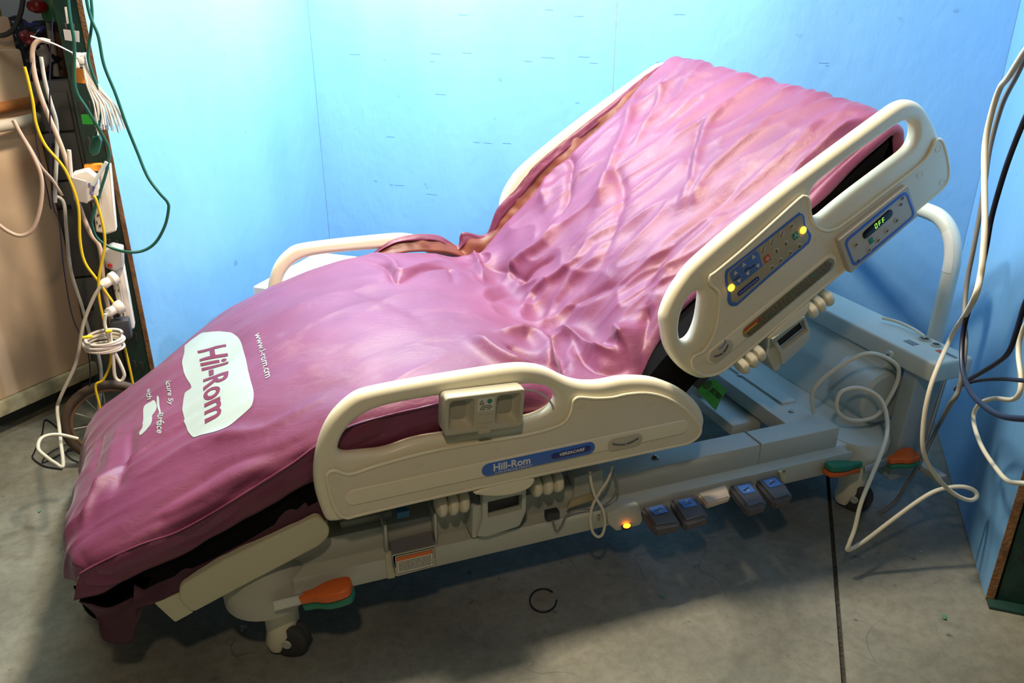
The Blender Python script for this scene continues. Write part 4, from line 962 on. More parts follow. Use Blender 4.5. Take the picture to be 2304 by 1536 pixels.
# fittings on the console bar
def topz(x, y): p = AZ(x, y, .486); return p
for x, y, r in ((2081, 764, .016), (2106, 777, .013)):
    p = topz(x, y); lathe('socket_ring', [(r, 0), (r, .004), (r*.82, .005), (r*.72, .002), (r*.1, .002)], Matrix.Translation(p), grey_m, cb, 24)
    lathe('socket', [(r*.62, .002), (r*.60, .004), (r*.1, .0042)], Matrix.Translation(p), dark_m, cb, 20)
def tlabel(nm, x, y, sx, sy, m, w=None):
    p = topz(x, y); o = box(nm, p + Vector((0, 0, .0006)), (sy, sx, .0012), m, cb, .0003); return p
tlabel('grey_label', 2050, 771, .034, .022, mat('grey label', (.20, .22, .22), .4))
tlabel('red_label', 2118, 792, .026, .016, mat('red label', (.75, .12, .05), .4))
p = tlabel('text_label', 2140, 800, .036, .012, mat('pale label', (.42, .45, .45), .4))
bm = bmesh.new()
for k in range(7): bm_box(bm, Matrix.Translation((p.x, p.y-.015+k*.005, p.z+.0014)), .007, .003, .0003)
frombm('label_lines', bm, dark_m, cb)
p = AX(2005, 797, 1.632)
lathe('cord_clip', [(.011, 0), (.011, .008), (.008, .010)], frame(p, (0, 1, 0), (0, 0, 1)) @ Matrix.Rotation(math.pi, 4, 'Y'), grey2_m, BED, 20)
lathe('clip_screw', [(.004, 0), (.004, .003)], frame(p + Vector((-.010, 0, 0)), (0, 1, 0), (0, 0, 1)) @ Matrix.Rotation(math.pi, 4, 'Y'), screw_m, BED, 12)
# push handle hoop
hoop = [Vector((1.80, y, z)) for y, z in ((1.500, .40), (1.500, .50), (1.498, .62), (1.500, .70), (1.520, .755), (1.560, .790), (1.62, .800), (1.75, .800), (1.95, .800), (2.10, .800), (2.18, .790), (2.22, .755), (2.24, .70), (2.24, .60), (2.24, .40))]
tube('push_handle', hoop, .021, grey2_m, BED, seg=16)
boxes('handle_bracket', [((1.775, 1.50, .40), (.06, .05, .06)), ((1.775, 2.24, .40), (.06, .05, .06))], grey_m, BED, .004)
hp = [p for p in catmull(hoop, 8) if .66 < p.z < .77 and p.y < 1.6]; rows_ = []
for i, p in enumerate(hp):
    t = (hp[min(i+1, len(hp)-1)] - hp[max(i-1, 0)]).normalized(); sd = t.cross(Vector((1, 0, 0)))
    rows_.append([list(p + .0216*(math.cos(a)*Vector((-1, 0, 0)) + math.sin(a)*sd)) for a in [math.radians(d) for d in range(-45, 46, 9)]])
hl_ = finish('handle_label', grid_mesh('handle_label', np.array(rows_)), mat('handle label', (.72, .76, .78), .35), BED, autosm=180)
# ------------------------------------------------------------------ printing on the cover (real letters laid on the cloth)
Gf = G.reshape(-1, 3); Nf = NGR.reshape(-1, 3)
def surf_uv(x, y):
    r = np.array(ray(x, y)); r /= np.linalg.norm(r); V = Gf - np.array(CAMP)
    t = V@r; d = np.linalg.norm(V - t[:, None]*r, axis=1); d = np.where(Nf@r > 0, d+1, d); k = int(np.argmin(d))
    return Vector((k//NV, k % NV, 0))
def surf_at(i, j, off):
    i = min(max(i, 0), NU-1.001); j = min(max(j, 0), NV-1.001); a, b = int(i), int(j); u, v = i-a, j-b
    w4 = ((1-u)*(1-v), u*(1-v), (1-u)*v, u*v); id4 = ((a, b), (a+1, b), (a, b+1), (a+1, b+1))
    p = sum(G[q]*w for q, w in zip(id4, w4)); n = sum(NGR[q]*w for q, w in zip(id4, w4))
    return Vector(p + n*off)
def drape(name, me, fmap, m, parent, off, step=3.0):
    """me lives in grid units after fmap; cut along the cloth grid, lift onto the cloth"""
    bm = bmesh.new(); bm.from_mesh(me)
    for v in bm.verts: z = v.co.z; v.co = fmap(v.co.x, v.co.y); v.co.z = z
    for ax in (0, 1):
        c = [v.co[ax] for v in bm.verts]; k = math.ceil(min(c)/step)*step
        while k < max(c):
            no = [0, 0, 0]; co = [0, 0, 0]; no[ax] = 1; co[ax] = k
            bmesh.ops.bisect_plane(bm, geom=bm.verts[:]+bm.edges[:]+bm.faces[:], plane_co=co, plane_no=no, dist=1e-5); k += step
    for v in bm.verts: v.co = surf_at(v.co.x, v.co.y, off)
    return frombm(name, bm, m, parent, autosm=180)
def decal_text(name, s, quad, m, off=.0016, offset=.0, sx=1):
    me = text_mesh(s, 1, ext=0, align='LEFT', offset=offset)
    xs = [v.co.x for v in me.vertices]; ys = [v.co.y for v in me.vertices]; x0, x1, y0, y1 = min(xs), max(xs), min(ys), max(ys)
    Q = [surf_uv(*q) for q in quad]   # BL BR TR TL
    def fm(x, y):
        u = (x-x0)/(x1-x0); v = (y-y0)/(y1-y0); return (Q[0].lerp(Q[1], u)).lerp(Q[3].lerp(Q[2], u), v)
    return drape(name, me, fm, m, MT, off)
def decal_patch(name, poly, m, off=.0010):
    Q = catmull([surf_uv(*q) for q in poly], 3, True)
    me = _curve_mesh([[(q.x, q.y) for q in Q]], 0, 0, 0, False); me.materials.clear()
    for v in me.vertices: v.co.z = 0
    return drape(name, me, lambda x, y: Vector((x, y, 0)), m, MT, off)
print_m = mat('pale green print', (.40, .47, .44), .5, var=.03)
letter_m = mat('maroon print', (.19, .033, .085), .45, var=.03)
p3 = lambda x, y: (100+x/3.49, 700+y/3.49)
decal_patch('logo_patch', [p3(*q) for q in [(1130,250),(1200,190),(1290,165),(1420,165),(1500,190),(1540,240),(1565,330),(1590,430),(1620,540),(1640,650),(1630,740),(1570,800),(1510,850),(1440,910),(1330,955),(1200,985),(1150,970),(1105,900),(1095,800),(1090,700),(1100,640),(1150,600),(1110,520),(1085,420),(1100,320)]], print_m)
decal_text('logo_lettering', 'Hil-Rom', [p3(1195, 318), p3(1258, 888), p3(1452, 790), p3(1428, 258)], letter_m, .0019, .022)
decal_text('web_lettering', 'www.l-rom.cm', [p3(1655, 185), p3(1742, 530), p3(1788, 510), p3(1698, 165)], print_m, .0014, .008)
decal_text('slogan_lettering', 'icure Sy', [p3(938, 555), p3(962, 735), p3(1015, 735), p3(990, 548)], print_m, .0014, .010)
decal_text('slogan_lettering', 'surface', [p3(900, 800), p3(880, 962), p3(930, 958), p3(952, 800)], print_m, .0014, .010)
decal_text('slogan_lettering', 'with', [p3(806, 615), p3(808, 700), p3(858, 692), p3(848, 605)], print_m, .0014, .010)
decal_patch('slogan_mark', [p3(*q) for q in [(790,750),(830,712),(870,704),(880,760),(850,820),(856,850),(815,910),(755,972),(742,955),(780,895),(776,820)]], print_m)
decal_patch('slogan_swoosh', [p3(*q) for q in [(890,672),(902,680),(906,740),(914,800),(905,808),(893,745)]], print_m)
bp_ = Vector((.075, 2.655, 0)); bw, bl = .27, .40
wbx2 = prism('storage_box', [bp_.xy, (bp_ - NW*bw).xy, (bp_ - NW*bw + DW*bl).xy, (bp_ + DW*bl).xy], .0, .45, mat('white box board', (.80, .80, .78), .5, var=.02), None, .004)
tag(wbx2, 'large white box standing on the floor behind the far foot rail', 'box')
# ------------------------------------------------------------------ inspection tag, wall bits
tg_ = [AY(x, y, 1.50) for x, y in ((1580, 863), (1607, 852), (1636, 878), (1622, 898), (1610, 924), (1566, 876))]
e = plate('inspection_tag', [[(p.x, p.z) for p in tg_]], MR(1.50), .0003, .0002, mat('green tag', (.05, .42, .06), .4, var=.25, vscale=25), None, bres=0)
tag(e, 'bright green inspection tag hanging between the two near side rails', 'tag')
Mt = frame(AY(1611, 886, 1.498), AY(1627, 900, 1.498)-AY(1596, 873, 1.498), AY(1620, 878, 1.498)-AY(1609, 890, 1.498))
text('tag_lettering', 'ECTED', .017, Mt, black_m, e, sx=.8, offset=.0003)
lathe('tag_emblem', [(.012, 0), (.012, .0004), (.009, .0005)], frame(AY(1592, 866, 1.497), (1, 0, 0), (0, 0, 1)), mat('tag emblem', (.02, .14, .03), .4), e, 20)
cyl('tag_tie', AY(1585, 866, 1.50), AY(1590, 850, 1.50), .0012, white_m, e, 6)
# ------------------------------------------------------------------ cords at the right
def wallpt(x, y, off): return AP(x, y, CR + NW*off, NW)
def cord(name, pts, r, m, label, cat='cord', group=None, n=8):
    o = tube(name, pts, r, m, None, n=n, seg=12); return tag(o, label, cat, group)
cA = [wallpt(x, y, .26) for x, y in ((2345, 60), (2304, 118), (2270, 172), (2249, 200), (2230, 258), (2216, 329), (2215, 411), (2216, 500), (2213, 560), (2206, 620), (2187, 682))]
last = cA[-1]
lowY = [(2144,751,1.24),(2112,820,1.21),(2091,879,1.19),(2078,948,1.18),(2077,1011,1.17),(2095,1055,1.165),(2128,1095,1.16),(2158,1117,1.15),(2184,1125,1.145),(2198,1117,1.15),(2192,1103,1.16),(2169,1095,1.17),(2138,1096,1.18),(2101,1106,1.19),(2058,1132,1.20),(2000,1175,1.21),(1943,1218,1.22),(1908,1237,1.22),(1911,1222,1.22),(1923,1189,1.23),(1937,1132,1.25),(1960,1074,1.28),(1986,1011,1.32),(1997,964,1.36),(1990,914,1.40),(1969,886,1.43),(1931,872,1.45),(1897,879,1.46),(1884,898,1.46),(1884,923,1.46),(1906,942,1.46),(1941,945,1.45),(1975,932,1.44),(2003,892,1.43),(2020,854,1.43),(2019,823,1.43),(1987,801,1.44),(1950,795,1.45),(1906,814,1.47),(1856,848,1.49),(1831,876,1.50),(1827,901,1.51),(1831,929,1.52)]
cord('cord', cA + [AY(*q) for q in lowY], .0052, cream_cord, 'thick cream power cord looping from the bed head down over the floor and up', n=6)
gB = [wallpt(x, y, .20) for x, y in ((2320, 100), (2290, 165), (2255, 235), (2228, 330), (2216, 410), (2205, 480), (2190, 560), (2178, 620), (2172, 667), (2170, 720), (2172, 776), (2159, 870), (2135, 915))]
cord('cord', gB + [AY(*q) for q in ((2112,957,1.36),(2072,1036,1.37),(2040,1089,1.38),(2018,1123,1.39),(1986,1150,1.40),(1960,1156,1.42),(1943,1146,1.45),(1925,1140,1.52))], .0050, dgrey_cord, 'dark grey cord hanging beside the right wall and curling to the caster')
kB = [(2330,220),(2304,272),(2272,352),(2249,423),(2230,493),(2218,560),(2200,640),(2172,723),(2164,790),(2169,845),(2187,886),(2219,917),(2256,936),(2304,942),(2350,940)]
cord('cord', [wallpt(x, y, .23) for x, y in kB], .0048, black_cord, 'black cord hanging straight then curving away low across the right wall')
kC = [(2330,630),(2304,689),(2287,745),(2269,792),(2237,820),(2175,857),(2150,876)]
cord('cord', [wallpt(x, y, .17) for x, y in kC], .0046, black_cord, 'short black cord coming in from the right edge, its free end crossing the others')
kD = [(2150,874),(2175,862),(2206,855),(2253,852),(2304,856),(2350,860)]
cord('cord', [wallpt(x, y, .15) for x, y in kD], .0040, black_cord, 'thin black cord running level to the right edge of the picture')
kE = [(2325,700),(2300,745),(2291,790),(2297,850),(2293,885),(2275,899),(2237,896),(2206,907),(2191,932),(2194,964),(2212,1010),(2244,1057),(2269,1082),(2304,1087),(2350,1088)]
cord('cord', [wallpt(x, y, .10) for x, y in kE], .0048, cream_cord, 'cream cord bowing out low against the right wall')
tube('console_cord', [AZ(x, y, .50) for x, y in ((1985, 715), (2020, 724), (2055, 740), (2080, 757))], .0045, cream_cord, BED)
# ------------------------------------------------------------------ left: cabinets and clutter behind the rack upright
cab_m = mat('cream cabinet enamel', (.88, .66, .47), .45, var=.03, vscale=2)
A0 = AZ(-130, 1030, .03); B0 = AZ(222, 868, .03)
dirc = (B0-A0); dirc.z = 0; dirc.normalize(); nin = Vector((-dirc.y, dirc.x, 0))
pb0 = AP(64, 132, B0, nin); ctop = pb0.z
cabinet = empty('cabinet', (A0+B0)/2 + nin*.11, 'tall cream cabinet with cord shadows at the left edge', 'cabinet')
Lc = (B0-A0).length; Mc = frame((A0+B0)/2 + nin*.11, dirc, _Z)
bm = bmesh.new(); bm_box(bm, Mc @ Matrix.Translation((0, (ctop-.10)/2+.10, 0)), Lc, ctop-.10, .22, .008); frombm('body', bm, cab_m, cabinet)
bm = bmesh.new(); bm_box(bm, Mc @ Matrix.Translation((0, .075, .0)), Lc*1.01, .05, .25, .006); frombm('base_rim', bm, mat('worn rim', (.44, .41, .28), .6, var=.3, vscale=25), cabinet)
for t in (-.45, .45):
    for s in (-.08, .08): 
        p = Mc @ Vector((t*Lc, 0, s)); cyl('foot', (p.x, p.y, 0), (p.x, p.y, .06), .02, dark_m, cabinet, 12)
# grey drawer cabinet behind
g0 = AY(40, 560, 3.05); g1 = AY(232, 560, 3.05)
gcab = empty('drawer_cabinet', ((g0.x+g1.x)/2, 3.3, 0), 'dark grey drawer cabinet standing behind the cream cabinet', 'cabinet')
gz = AY(120, 190, 3.05).z
gm = mat('grey steel cabinet', (.20, .195, .185), .5, var=.06)
box('carcass', ((g0.x+g1.x)/2, 3.32, gz/2+.02), (g1.x-g0.x, .50, gz-.02), gm, gcab, .006)
zz = gz-.02
for h in (.13, .16, .34, .45):
    dr = box('drawer', ((g0.x+g1.x)/2, 3.062, zz-h/2), (g1.x-g0.x-.02, .02, h-.008), gm, gcab, .003)
    box('handle', ((g0.x+g1.x)/2, 3.045, zz-h*.25), (.12, .014, .012), dark_m, dr, .003); zz -= h
# plastic bag on it
rb = random.Random(5); bm = bmesh.new(); bmesh.ops.create_icosphere(bm, subdivisions=5, radius=1)
bc = AY(66, 135, 3.15); bz = gz
for v in bm.verts:
    n = noise.noise(v.co*2.1)*.25 + noise.noise(v.co*5.5)*.14 + noise.noise(v.co*12)*.06
    v.co = v.co*(1+n); v.co.z = max(v.co.z, -.75); v.co = Vector((bc.x+v.co.x*.105, 3.17+v.co.y*.11, bz + .005 + (v.co.z+.75)*.105))
bagm = bpy.data.materials.new('printed plastic bag'); bagm.use_nodes = True; nt = bagm.node_tree; N = nt.nodes
tc = N.new('ShaderNodeTexCoord'); vo = N.new('ShaderNodeTexVoronoi'); vo.inputs['Scale'].default_value = 26; nt.links.new(tc.outputs['Object'], vo.inputs['Vector'])
cr = N.new('ShaderNodeValToRGB'); cr.color_ramp.interpolation = 'CONSTANT'; e = cr.color_ramp.elements
e[0].position = 0; e[0].color = (.02, .02, .03, 1); e[1].position = .35; e[1].color = (.06, .05, .28, 1)
for p, c in ((.55, (.35, .04, .05, 1)), (.68, (.5, .5, .5, 1)), (.78, (.03, .03, .05, 1))): q = e.new(p); q.color = c
sp_ = N.new('ShaderNodeSeparateColor'); nt.links.new(vo.outputs['Color'], sp_.inputs[0]); nt.links.new(sp_.outputs[0], cr.inputs['Fac']); nt.links.new(cr.outputs['Color'], N['Principled BSDF'].inputs['Base Color'])
N['Principled BSDF'].inputs['Roughness'].default_value = .25
tag(frombm('plastic_bag', bm, bagm, None, autosm=180), 'crumpled dark plastic bag printed purple and red on the grey drawer cabinet', 'bag')
# poles beside the bag
def pole(x0, y0, x1, y1, Y, r, m, label, nm='pole'):
    a, b = AY(x0, y0, Y), AY(x1, y1, Y); d = (b-a); a = b - d*1.6 if False else a
    o = cyl(nm, b, a + (a-b)*.8, r, m, None, 16); return tag(o, label, 'pole')
pole(103, 0, 127, 172, 3.12, .010, mat('pole silver', (.48, .46, .40), .4), 'thin pale pole leaning upright behind the rack upright')
pole(122, 0, 140, 172, 3.14, .018, mat('pole brown', (.10, .05, .03), .5), 'dark brown post beside the thin pale pole')
# glass cleaner of the clutter seen at the top
tag(box('power_tool', AY(118, 20, 3.05), (.06, .08, .08), mat('tool green', (.02, .12, .05), .4), None, .015), 'dark green knob hung high at the top left corner', 'tool')
lathe_o = lathe('round_knob', [(.008, -.02), (.026, -.012), (.030, 0), (.026, .012), (.008, .02)], Matrix.Translation(AY(84, 14, 3.0)), mat('dark red', (.20, .01, .01), .3), None, 20)
tag(lathe_o, 'small dark red knob in the top left clutter', 'knob')
# monitor back at the very top left
tag(tube('rubber_hose', [AY(x, y, 2.9) for x, y in ((54, -30), (50, 12), (42, 42), (28, 68), (5, 80), (-20, 76))], .007, dark_m, None), 'black rubber hose curving across the top left corner', 'hose')
gpn = AY(45, 95, 3.7)
tag(box('equipment_panel', (gpn.x-.15, 3.72, gpn.z), (.62, .04, .70), mat('blue grey panel', (.30, .31, .36), .5), None, .006), 'plain blue grey equipment panel far back behind the plastic bag', 'panel')
# bed parts leaning at the far left
beige_m = mat('beige pad', (.80, .56, .42), .5, var=.04)
q0, q1 = AP(-75, 180, B0 + nin*.02, nin), AP(60, 180, B0 + nin*.02, nin); bw_ = (q1-q0); bw_.z = 0; bcx = (q0+q1)/2 + nin*.075
o = box('storage_box', (bcx.x, bcx.y, ctop+.061), (bw_.length, .13, .12), beige_m, None, .010, Matrix.Rotation(math.atan2(dirc.y, dirc.x), 3, 'Z'))
tag(o, 'beige box standing on top of the cream cabinet', 'box')
ylw = AP(4, 132, B0 + nin*.06, nin); tag(box('yellow_block', (ylw.x, ylw.y, ctop+.137), (.05, .04, .03), mat('yellow plastic', (.8, .6, .02), .4), None, .003), 'small yellow block on the beige box at the left edge', 'block')
def CP(x, y, off): return AP(x, y, B0 - nin*off, nin)
tag(cyl('wooden_handle', CP(-60, 254, .016), CP(80, 226, .016), .0155, mat('orange wood', (.48, .19, .06), .4, var=.15, vscale=20), None, 20, .3), 'orange brown wooden stick fixed across the cream cabinet at the left edge', 'stick')
tag(tube('white_handle', [CP(x, y, o_) for x, y, o_ in ((-60, 300, .0), (-50, 292, .05), (0, 284, .065), (40, 276, .065), (66, 270, .06), (78, 266, .035), (80, 264, .0))], .0175, mat('white tube', (.72, .66, .58), .35), None, seg=16), 'fat white bent tube handle at the left edge, under the wooden stick', 'handle')
# wheelchair wheel
wc = AY(238, 905, 2.46); wc.z = .135+.002
whl = empty('wheel', (wc.x, wc.y, 0), 'spoked brown wheel standing on the floor behind the mattress foot', 'wheel')
Mwh = Matrix.Translation(wc) @ Matrix.Rotation(math.radians(8), 4, 'Z') @ Matrix.Rotation(math.pi/2, 4, 'X')
tube('tyre', [Mwh @ Vector((.122*math.cos(a), .122*math.sin(a), 0)) for a in [2*math.pi*k/40 for k in range(40)]], .0135, mat('brown tyre', (.07, .045, .03), .7, var=.3), whl, closed=True, sm=False, seg=12)
tube('rim', [Mwh @ Vector((.105*math.cos(a), .105*math.sin(a), 0)) for a in [2*math.pi*k/40 for k in range(40)]], .006, mat('rusty rim', (.25, .15, .08), .5, .4), whl, closed=True, sm=False)
for k in range(12):
    a = 2*math.pi*k/12; cyl('spoke', Mwh @ Vector((.012*math.cos(a+.4), .012*math.sin(a+.4), 0)), Mwh @ Vector((.104*math.cos(a), .104*math.sin(a), 0)), .0013, steel_m, whl, 6)
lathe('hub', [(.01, -.025), (.018, -.018), (.018, .018), (.01, .025)], Mwh, dark_m, whl, 20)
# ---- gear tied to the upright
YU = 2.50
wht = mat('white plastic', (.72, .66, .58), .4, var=.02)
def stripbody(name, px4, Y, d, m, par=None, bev=.004):
    return plate(name, [rounded(RX(px4, Y), .004)], MR(Y+d/2), d/2-bev, bev, m, par, bres=2)
ps1 = empty('power_strip', AY(235, 520, 2.52), 'long cream power strip tied upright to the rack, the upper one', 'power strip', None)
stripbody('body', [(222, 378), (248, 372), (262, 520), (232, 530)], 2.49, .045, wht, ps1)
stripbody('outlet_face', [(206, 440), (224, 436), (236, 526), (216, 522)], 2.482, .03, mat('cream strip face', (.55, .48, .38), .45), ps1)
for k, (x, y) in enumerate(((217, 455), (220, 478), (224, 502))):
    c = AY(x, y, 2.4815); bm = bmesh.new()
    for s in (-.006, .006): bm_box(bm, Matrix.Translation(c + Vector((s, 0, .003))), .002, .002, .009)
    lathe_bm(bm, [(.003, 0), (.003, .002)], frame(c + Vector((0, 0, -.007)), (1, 0, 0), (0, 0, 1)), 10); frombm('outlet', bm, dark_m, ps1)
tag(box('orange_clip', AY(211, 376, 2.49), (.045, .03, .018), mat('orange plastic', (.75, .25, .02), .4), None, .003), 'orange plastic clip on top of the upper power strip', 'clip')
ps2 = empty('power_strip', AY(285, 745, 2.52), 'cream power strip with a red switch and two white plugs, the lower one', 'power strip', None)
stripbody('body', [(262, 602), (278, 598), (303, 738), (290, 747)], 2.485, .045, wht, ps2)
stripbody('outlet_face', [(248, 612), (264, 606), (290, 746), (272, 728)], 2.478, .04, mat('cream strip face', (.55, .48, .38), .45), ps2)
hd = stripbody('switch_head', [(228, 566), (250, 556), (276, 562), (278, 604), (258, 612), (236, 602)], 2.468, .06, mat('grey head', (.36, .34, .31), .45), ps2, .006)
lathe('red_switch', [(.0065, 0), (.0065, .004), (.004, .006)], frame(AY(248, 597, 2.466), (1, 0, 0), (0, 0, 1)), mat('red switch', (.6, .03, .03), .3), ps2, 16)
for x, y in ((260, 640), (263, 655), (270, 690), (274, 708)):
    c = AY(x, y, 2.4775); bm = bmesh.new()
    for s in (-.005, .005): bm_box(bm, Matrix.Translation(c + Vector((s, 0, .002))), .002, .002, .008)
    frombm('outlet', bm, dark_m, ps2)
tag(box('power_adapter', AY(273, 738, 2.46), (.052, .045, .060), dark_m, None, .006), 'black plug-in adapter at the bottom of the lower power strip', 'adapter')
def plug(x0, y0, x1, y1, label):
    a, b = AY(x0, y0, 2.455), AY(x1, y1, 2.43); M = Matrix.Translation(a) @ (b-a).to_track_quat('Z', 'Y').to_matrix().to_4x4(); L = (b-a).length
    o = lathe('plug', [(.012, 0), (.0195, .003), (.0195, L*.35), (.013, L*.5), (.0145, L*.8), (.010, L)], M, wht, None, 20); return tag(o, label, 'plug')
plug(263, 622, 228, 642, 'upper white plug in the lower power strip')
plug(276, 686, 238, 706, 'lower white plug in the lower power strip, above the coiled cord')
rt = empty('router', AY(185, 455, 2.44), 'white router with two antennas hung on the rack upright', 'router')
stripbody('case', [(160, 398), (195, 408), (197, 459), (166, 451)], 2.42, .010, mat('router face', (.40, .36, .34), .4), rt, .002)
stripbody('side', [(162, 392), (196, 383), (220, 402), (222, 440), (198, 456), (166, 448)], 2.432, .05, wht, rt, .004)
cyl('antenna', AY(160, 398, 2.43), AY(155, 337, 2.43), .0055, wht, rt, 12); cyl('antenna', AY(208, 417, 2.425), AY(240, 364, 2.425), .0050, grey2_m, rt, 12)
bm = bmesh.new(); rr = random.Random(2)
for k in range(10): bm_box(bm, Matrix.Translation(AY(200+rr.random()*14, 405+k*4, 2.430)), .005, .002, .003)
frombm('port_marks', bm, mat('port blue', (.1, .12, .45), .5), rt)
# labels and tags on the upright
def utag(name, px4, m, label, Y=2.525): return tag(plate(name, [RX(px4, Y)], MR(Y), .0006, .0002, m, None, bres=0), label, 'label' if 'label' in name else 'tag')
utag('paper_label', [(142, 66), (178, 70), (179, 95), (146, 90)], mat('label paper', (.55, .52, .48), .5), 'white printed paper label on the upright near the top')
utag('paper_label', [(145, 16), (153, 15), (157, 52), (150, 54)], mat('label paper', (.55, .52, .48), .5), 'narrow white paper label at the top of the upright')
utag('orange_tag', [(166, 152), (189, 156), (193, 188), (172, 186)], mat('orange tag', (.80, .24, .02), .5), 'orange tag on the upright below the bundle of cable ties', 2.50)
utag('green_tag', [(182, 258), (203, 258), (209, 280), (186, 279)], mat('lime tag', (.05, .55, .05), .5), 'small lime green tag on the upright beside the cable ties', 2.50)
tag(stripbody('green_connector', [(206, 310), (222, 303), (229, 318), (222, 346), (208, 352), (198, 338)], 2.485, .03, mat('dark green plug', (.015, .09, .055), .45)), 'dark green cord connector on the upright above the router', 'connector')
# cable ties
zt = empty('cable_ties', AY(185, 140, 2.47), 'bundle of long white cable ties hooked on the rack upright', 'cable ties')
ztm = mat('nylon', (.78, .76, .72), .35, var=.02); rz = random.Random(4)
boxes('tie_heads', [(AY(164+rz.random()*30, 122+rz.random()*30, 2.465+rz.random()*.015), (.012, .010, .014)) for k in range(16)], ztm, zt, .002)['kind'] = 'stuff'
for k in range(26):
    t = k/25; ex_, ey_ = 215+t*72, 298-8*math.sin(t*3)+rz.uniform(-14, 8); Y1 = 2.45+rz.uniform(-.02, .02)
    tube('tie_strap', [AY(186+t*8, 138, 2.47), AY(196+t*22+rz.uniform(-2, 2), 190, 2.455), AY(ex_-t*22-3, ey_-50, 2.45), AY(ex_, ey_, Y1)], .0019, ztm, zt, n=5, seg=6)
tube('tie_strap', [AY(165, 120, 2.47), AY(120, 98, 2.44), AY(68, 81, 2.42)], .0020, ztm, zt, n=5, seg=6)
# cords left
gcord = mat('green cord vinyl', (.010, .085, .055), .4); ycord = mat('yellow cord vinyl', (.75, .50, .01), .4); pcord = mat('peach cord vinyl', (.55, .40, .30), .45)
def lc(pts, r, m, label, Y=2.44, name='cord'): return cord(name, [AY(p[0], p[1], p[2] if len(p) > 2 else Y) for p in pts], r, m, label)
lc([(150,-60),(153,0),(159,49),(167,98),(169,195),(195,244),(228,299),(244,335),(242,374),(228,423),(208,488),(207,508),(219,536),(250,557),(289,567,2.42),(324,563,2.42),(351,544,2.42),(371,508,2.42),(379,473,2.42),(377,455,2.42),(358,433,2.42),(332,397,2.43),(309,342),(283,277),(260,211),(234,146),(221,81),(205,42),(195,0),(190,-60)], .0042, gcord, 'long dark green cord looping out over the left blue wall')
lc([(199,-50),(207,20),(206,60),(198,124),(206,160),(221,202),(226,240),(223,277),(215,306)], .0038, gcord, 'second dark green cord running down to the green connector', 2.455)
lc([(55,150),(62,176),(74,230),(81,277),(101,325),(137,368),(155,400),(176,462),(180,540),(191,590),(219,630),(254,680)], .0038, ycord, 'yellow cord slanting from the left edge to the lower power strip', 2.41)
lc([(210,440),(219,458),(236,540),(223,622),(223,669),(234,723),(250,801),(234,852),(215,868),(225,919),(222,960)], .0036, ycord, 'yellow cord dropping from the router to the floor', 2.405)
lc([(276,760),(281,782),(290,820),(299,862)], .0036, ycord, 'short yellow cord behind the hanging white cord loop', 2.50)
lc([(115,95),(88,91),(73,114),(78,169),(98,234),(130,309),(150,364),(176,456),(203,524),(225,559),(234,645),(246,700),(254,739)], .0062, pcord, 'thick peach coloured cord arching over beside the cream cabinet', 2.47)
lc([(92,128),(101,182),(114,230),(127,277),(128,340),(125,407),(124,455)], .0050, grey_cord, 'grey cord hanging inside the arch of the peach cord', 2.52)
lc([(120,440),(143,455),(150,520),(160,610),(185,690),(205,760),(222,800),(228,850),(222,920)], .0048, grey_cord, 'grey cord running down the shaded edge of the cream cabinet', 2.56)
lc([(30,270),(42,293),(78,358),(94,407),(90,469),(74,515),(47,530),(14,518),(-20,490)], .0052, pcord, 'peach cord looping low across the cream cabinet front', 2.42)
lc([(36,285),(66,330),(92,375),(118,405),(140,440)], .0040, pcord, 'thin peach cord behind the low loop on the cabinet front', 2.44)
lc([(230,640),(211,669),(187,731),(172,813),(137,891),(129,919),(133,960,2.30),(137,997,2.22),(142,1048,2.10),(125,1042,2.10),(105,1028,2.12),(86,1009,2.15),(94,985,2.2),(129,977,2.22),(176,987,2.22)], .0048, mat('beige cord vinyl', (.50, .46, .36), .45), 'beige cord from the upper plug down to a loop on the floor', 2.40)
lc([(238,706),(236,731),(250,774),(277,833),(278,850),(269,857),(258,844),(254,794),(246,743)], .0048, cream_cord, 'white cord of the lower plug hanging in a narrow loop', 2.385)
lc([(118,40),(112,200),(117,440),(133,501),(144,606),(164,715),(195,782),(203,840),(199,876),(180,905)], .0018, black_cord, 'thin black wire hanging down the cream cabinet', 2.45)
lc([(70,140),(66,200),(74,260),(84,330),(100,400),(115,470)], .0016, black_cord, 'thin black wire near the wooden stick', 2.46)
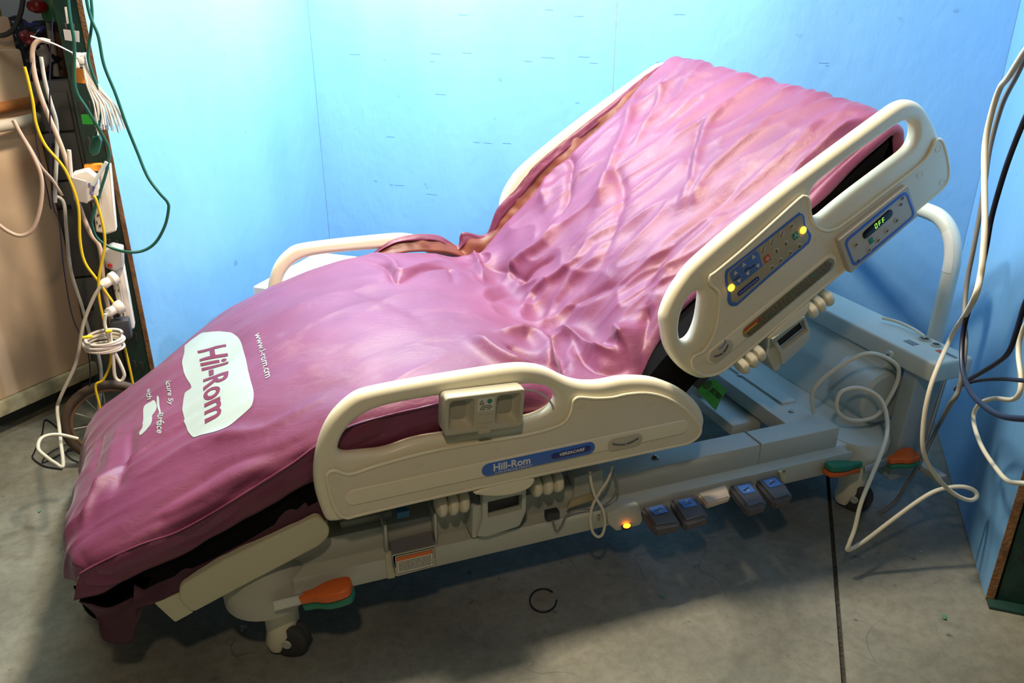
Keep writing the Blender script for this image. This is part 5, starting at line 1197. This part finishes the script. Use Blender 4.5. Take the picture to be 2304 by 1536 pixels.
# coil
co_ = []
for k in range(90):
    a = k/90*2*math.pi*6; t = k/90; c = AY(233+3*math.sin(t*9), 758+t*24, 2.40); co_.append(c + Vector((.050*math.cos(a), .022*math.sin(a)+.0, .010*math.sin(a)+.006*math.cos(a*.5))))
cl_ = tube('cord_coil', co_, .0042, mat('white cord vinyl', (.70, .64, .56), .4), None, n=3, seg=8); tag(cl_, 'small coil of white cord tied up beside the lower power strip', 'cord')
for x, y, dx in ((197, 758, .016), (245, 745, .010)): tag(box('yellow_tie', AY(x, y, 2.37), (dx*1.6, .012, .006), mat('yellow tape', (.75, .60, .02), .4), None, .001), 'yellow tie on the beige cord' if x < 200 else 'yellow tie on the hanging white cord', 'tie')
# black wires on the floor
def fc(pts, r, m, label): return cord('wire', [AZ(x, y, z) for x, y, z in pts], r, m, label)
fc([(175,985,.006),(140,970,.004),(103,944,.004),(95,975,.004),(78,1015,.004),(74,1030,.004),(100,1048,.004),(140,1055,.004)], .0022, black_cord, 'thin black wire making a sharp corner on the floor')
fc([(178,1010,.006),(150,1015,.004),(120,1030,.004),(95,1040,.004),(110,1020,.008),(150,1000,.010),(178,1000,.01)], .0020, black_cord, 'tangle of thin black wire by the foot of the mattress')
fc([(180,1040,.004),(160,1032,.003),(148,1018,.003),(160,1008,.004),(180,1018,.004)], .0018, black_cord, 'small black wire ring beside the mattress foot')
tag(tube('cord_loop', [AZ(1222+30*math.cos(a), 1350+26*math.sin(a), .004) for a in [k*.5 for k in range(0, 12)]], .0022, black_cord, None), 'thin black wire loop lying on the dark floor under the bed', 'wire')
# litter
rl = random.Random(12)
def shard(x, y, s, m, label):
    bm = bmesh.new(); c = AZ(x, y, .002)
    for k in range(4):
        a = rl.uniform(0, 6.28); M = Matrix.Translation(c + Vector((rl.uniform(-s, s)*.6, rl.uniform(-s, s)*.6, s*.22))) @ Matrix.Rotation(a, 4, 'Z') @ Matrix.Rotation(rl.uniform(-.5, .5), 4, 'X'); bm_box(bm, M, s, s*.5, s*.22, s*.05, 1)
    bmesh.ops.remove_doubles(bm, verts=bm.verts, dist=1e-6)
    return tag(frombm('litter', bm, m, None), label, 'litter')
grs = mat('green scrap', (.10, .30, .20), .3)
shard(2124, 1388, .010, grs, 'green plastic scrap on the floor at the lower right'); shard(1488, 1342, .008, grs, 'green scrap on the floor in front of the bed')
shard(552, 1412, .012, mat('clear scrap', (.45, .50, .50), .2), 'crumpled clear plastic scrap beside the foot caster'); shard(88, 1150, .006, grs, 'tiny green scrap on the floor left of the mattress')
shard(2072, 1240, .004, mat('pale scrap', (.4, .6, .6), .4), 'tiny pale scrap on the floor by the right wall')
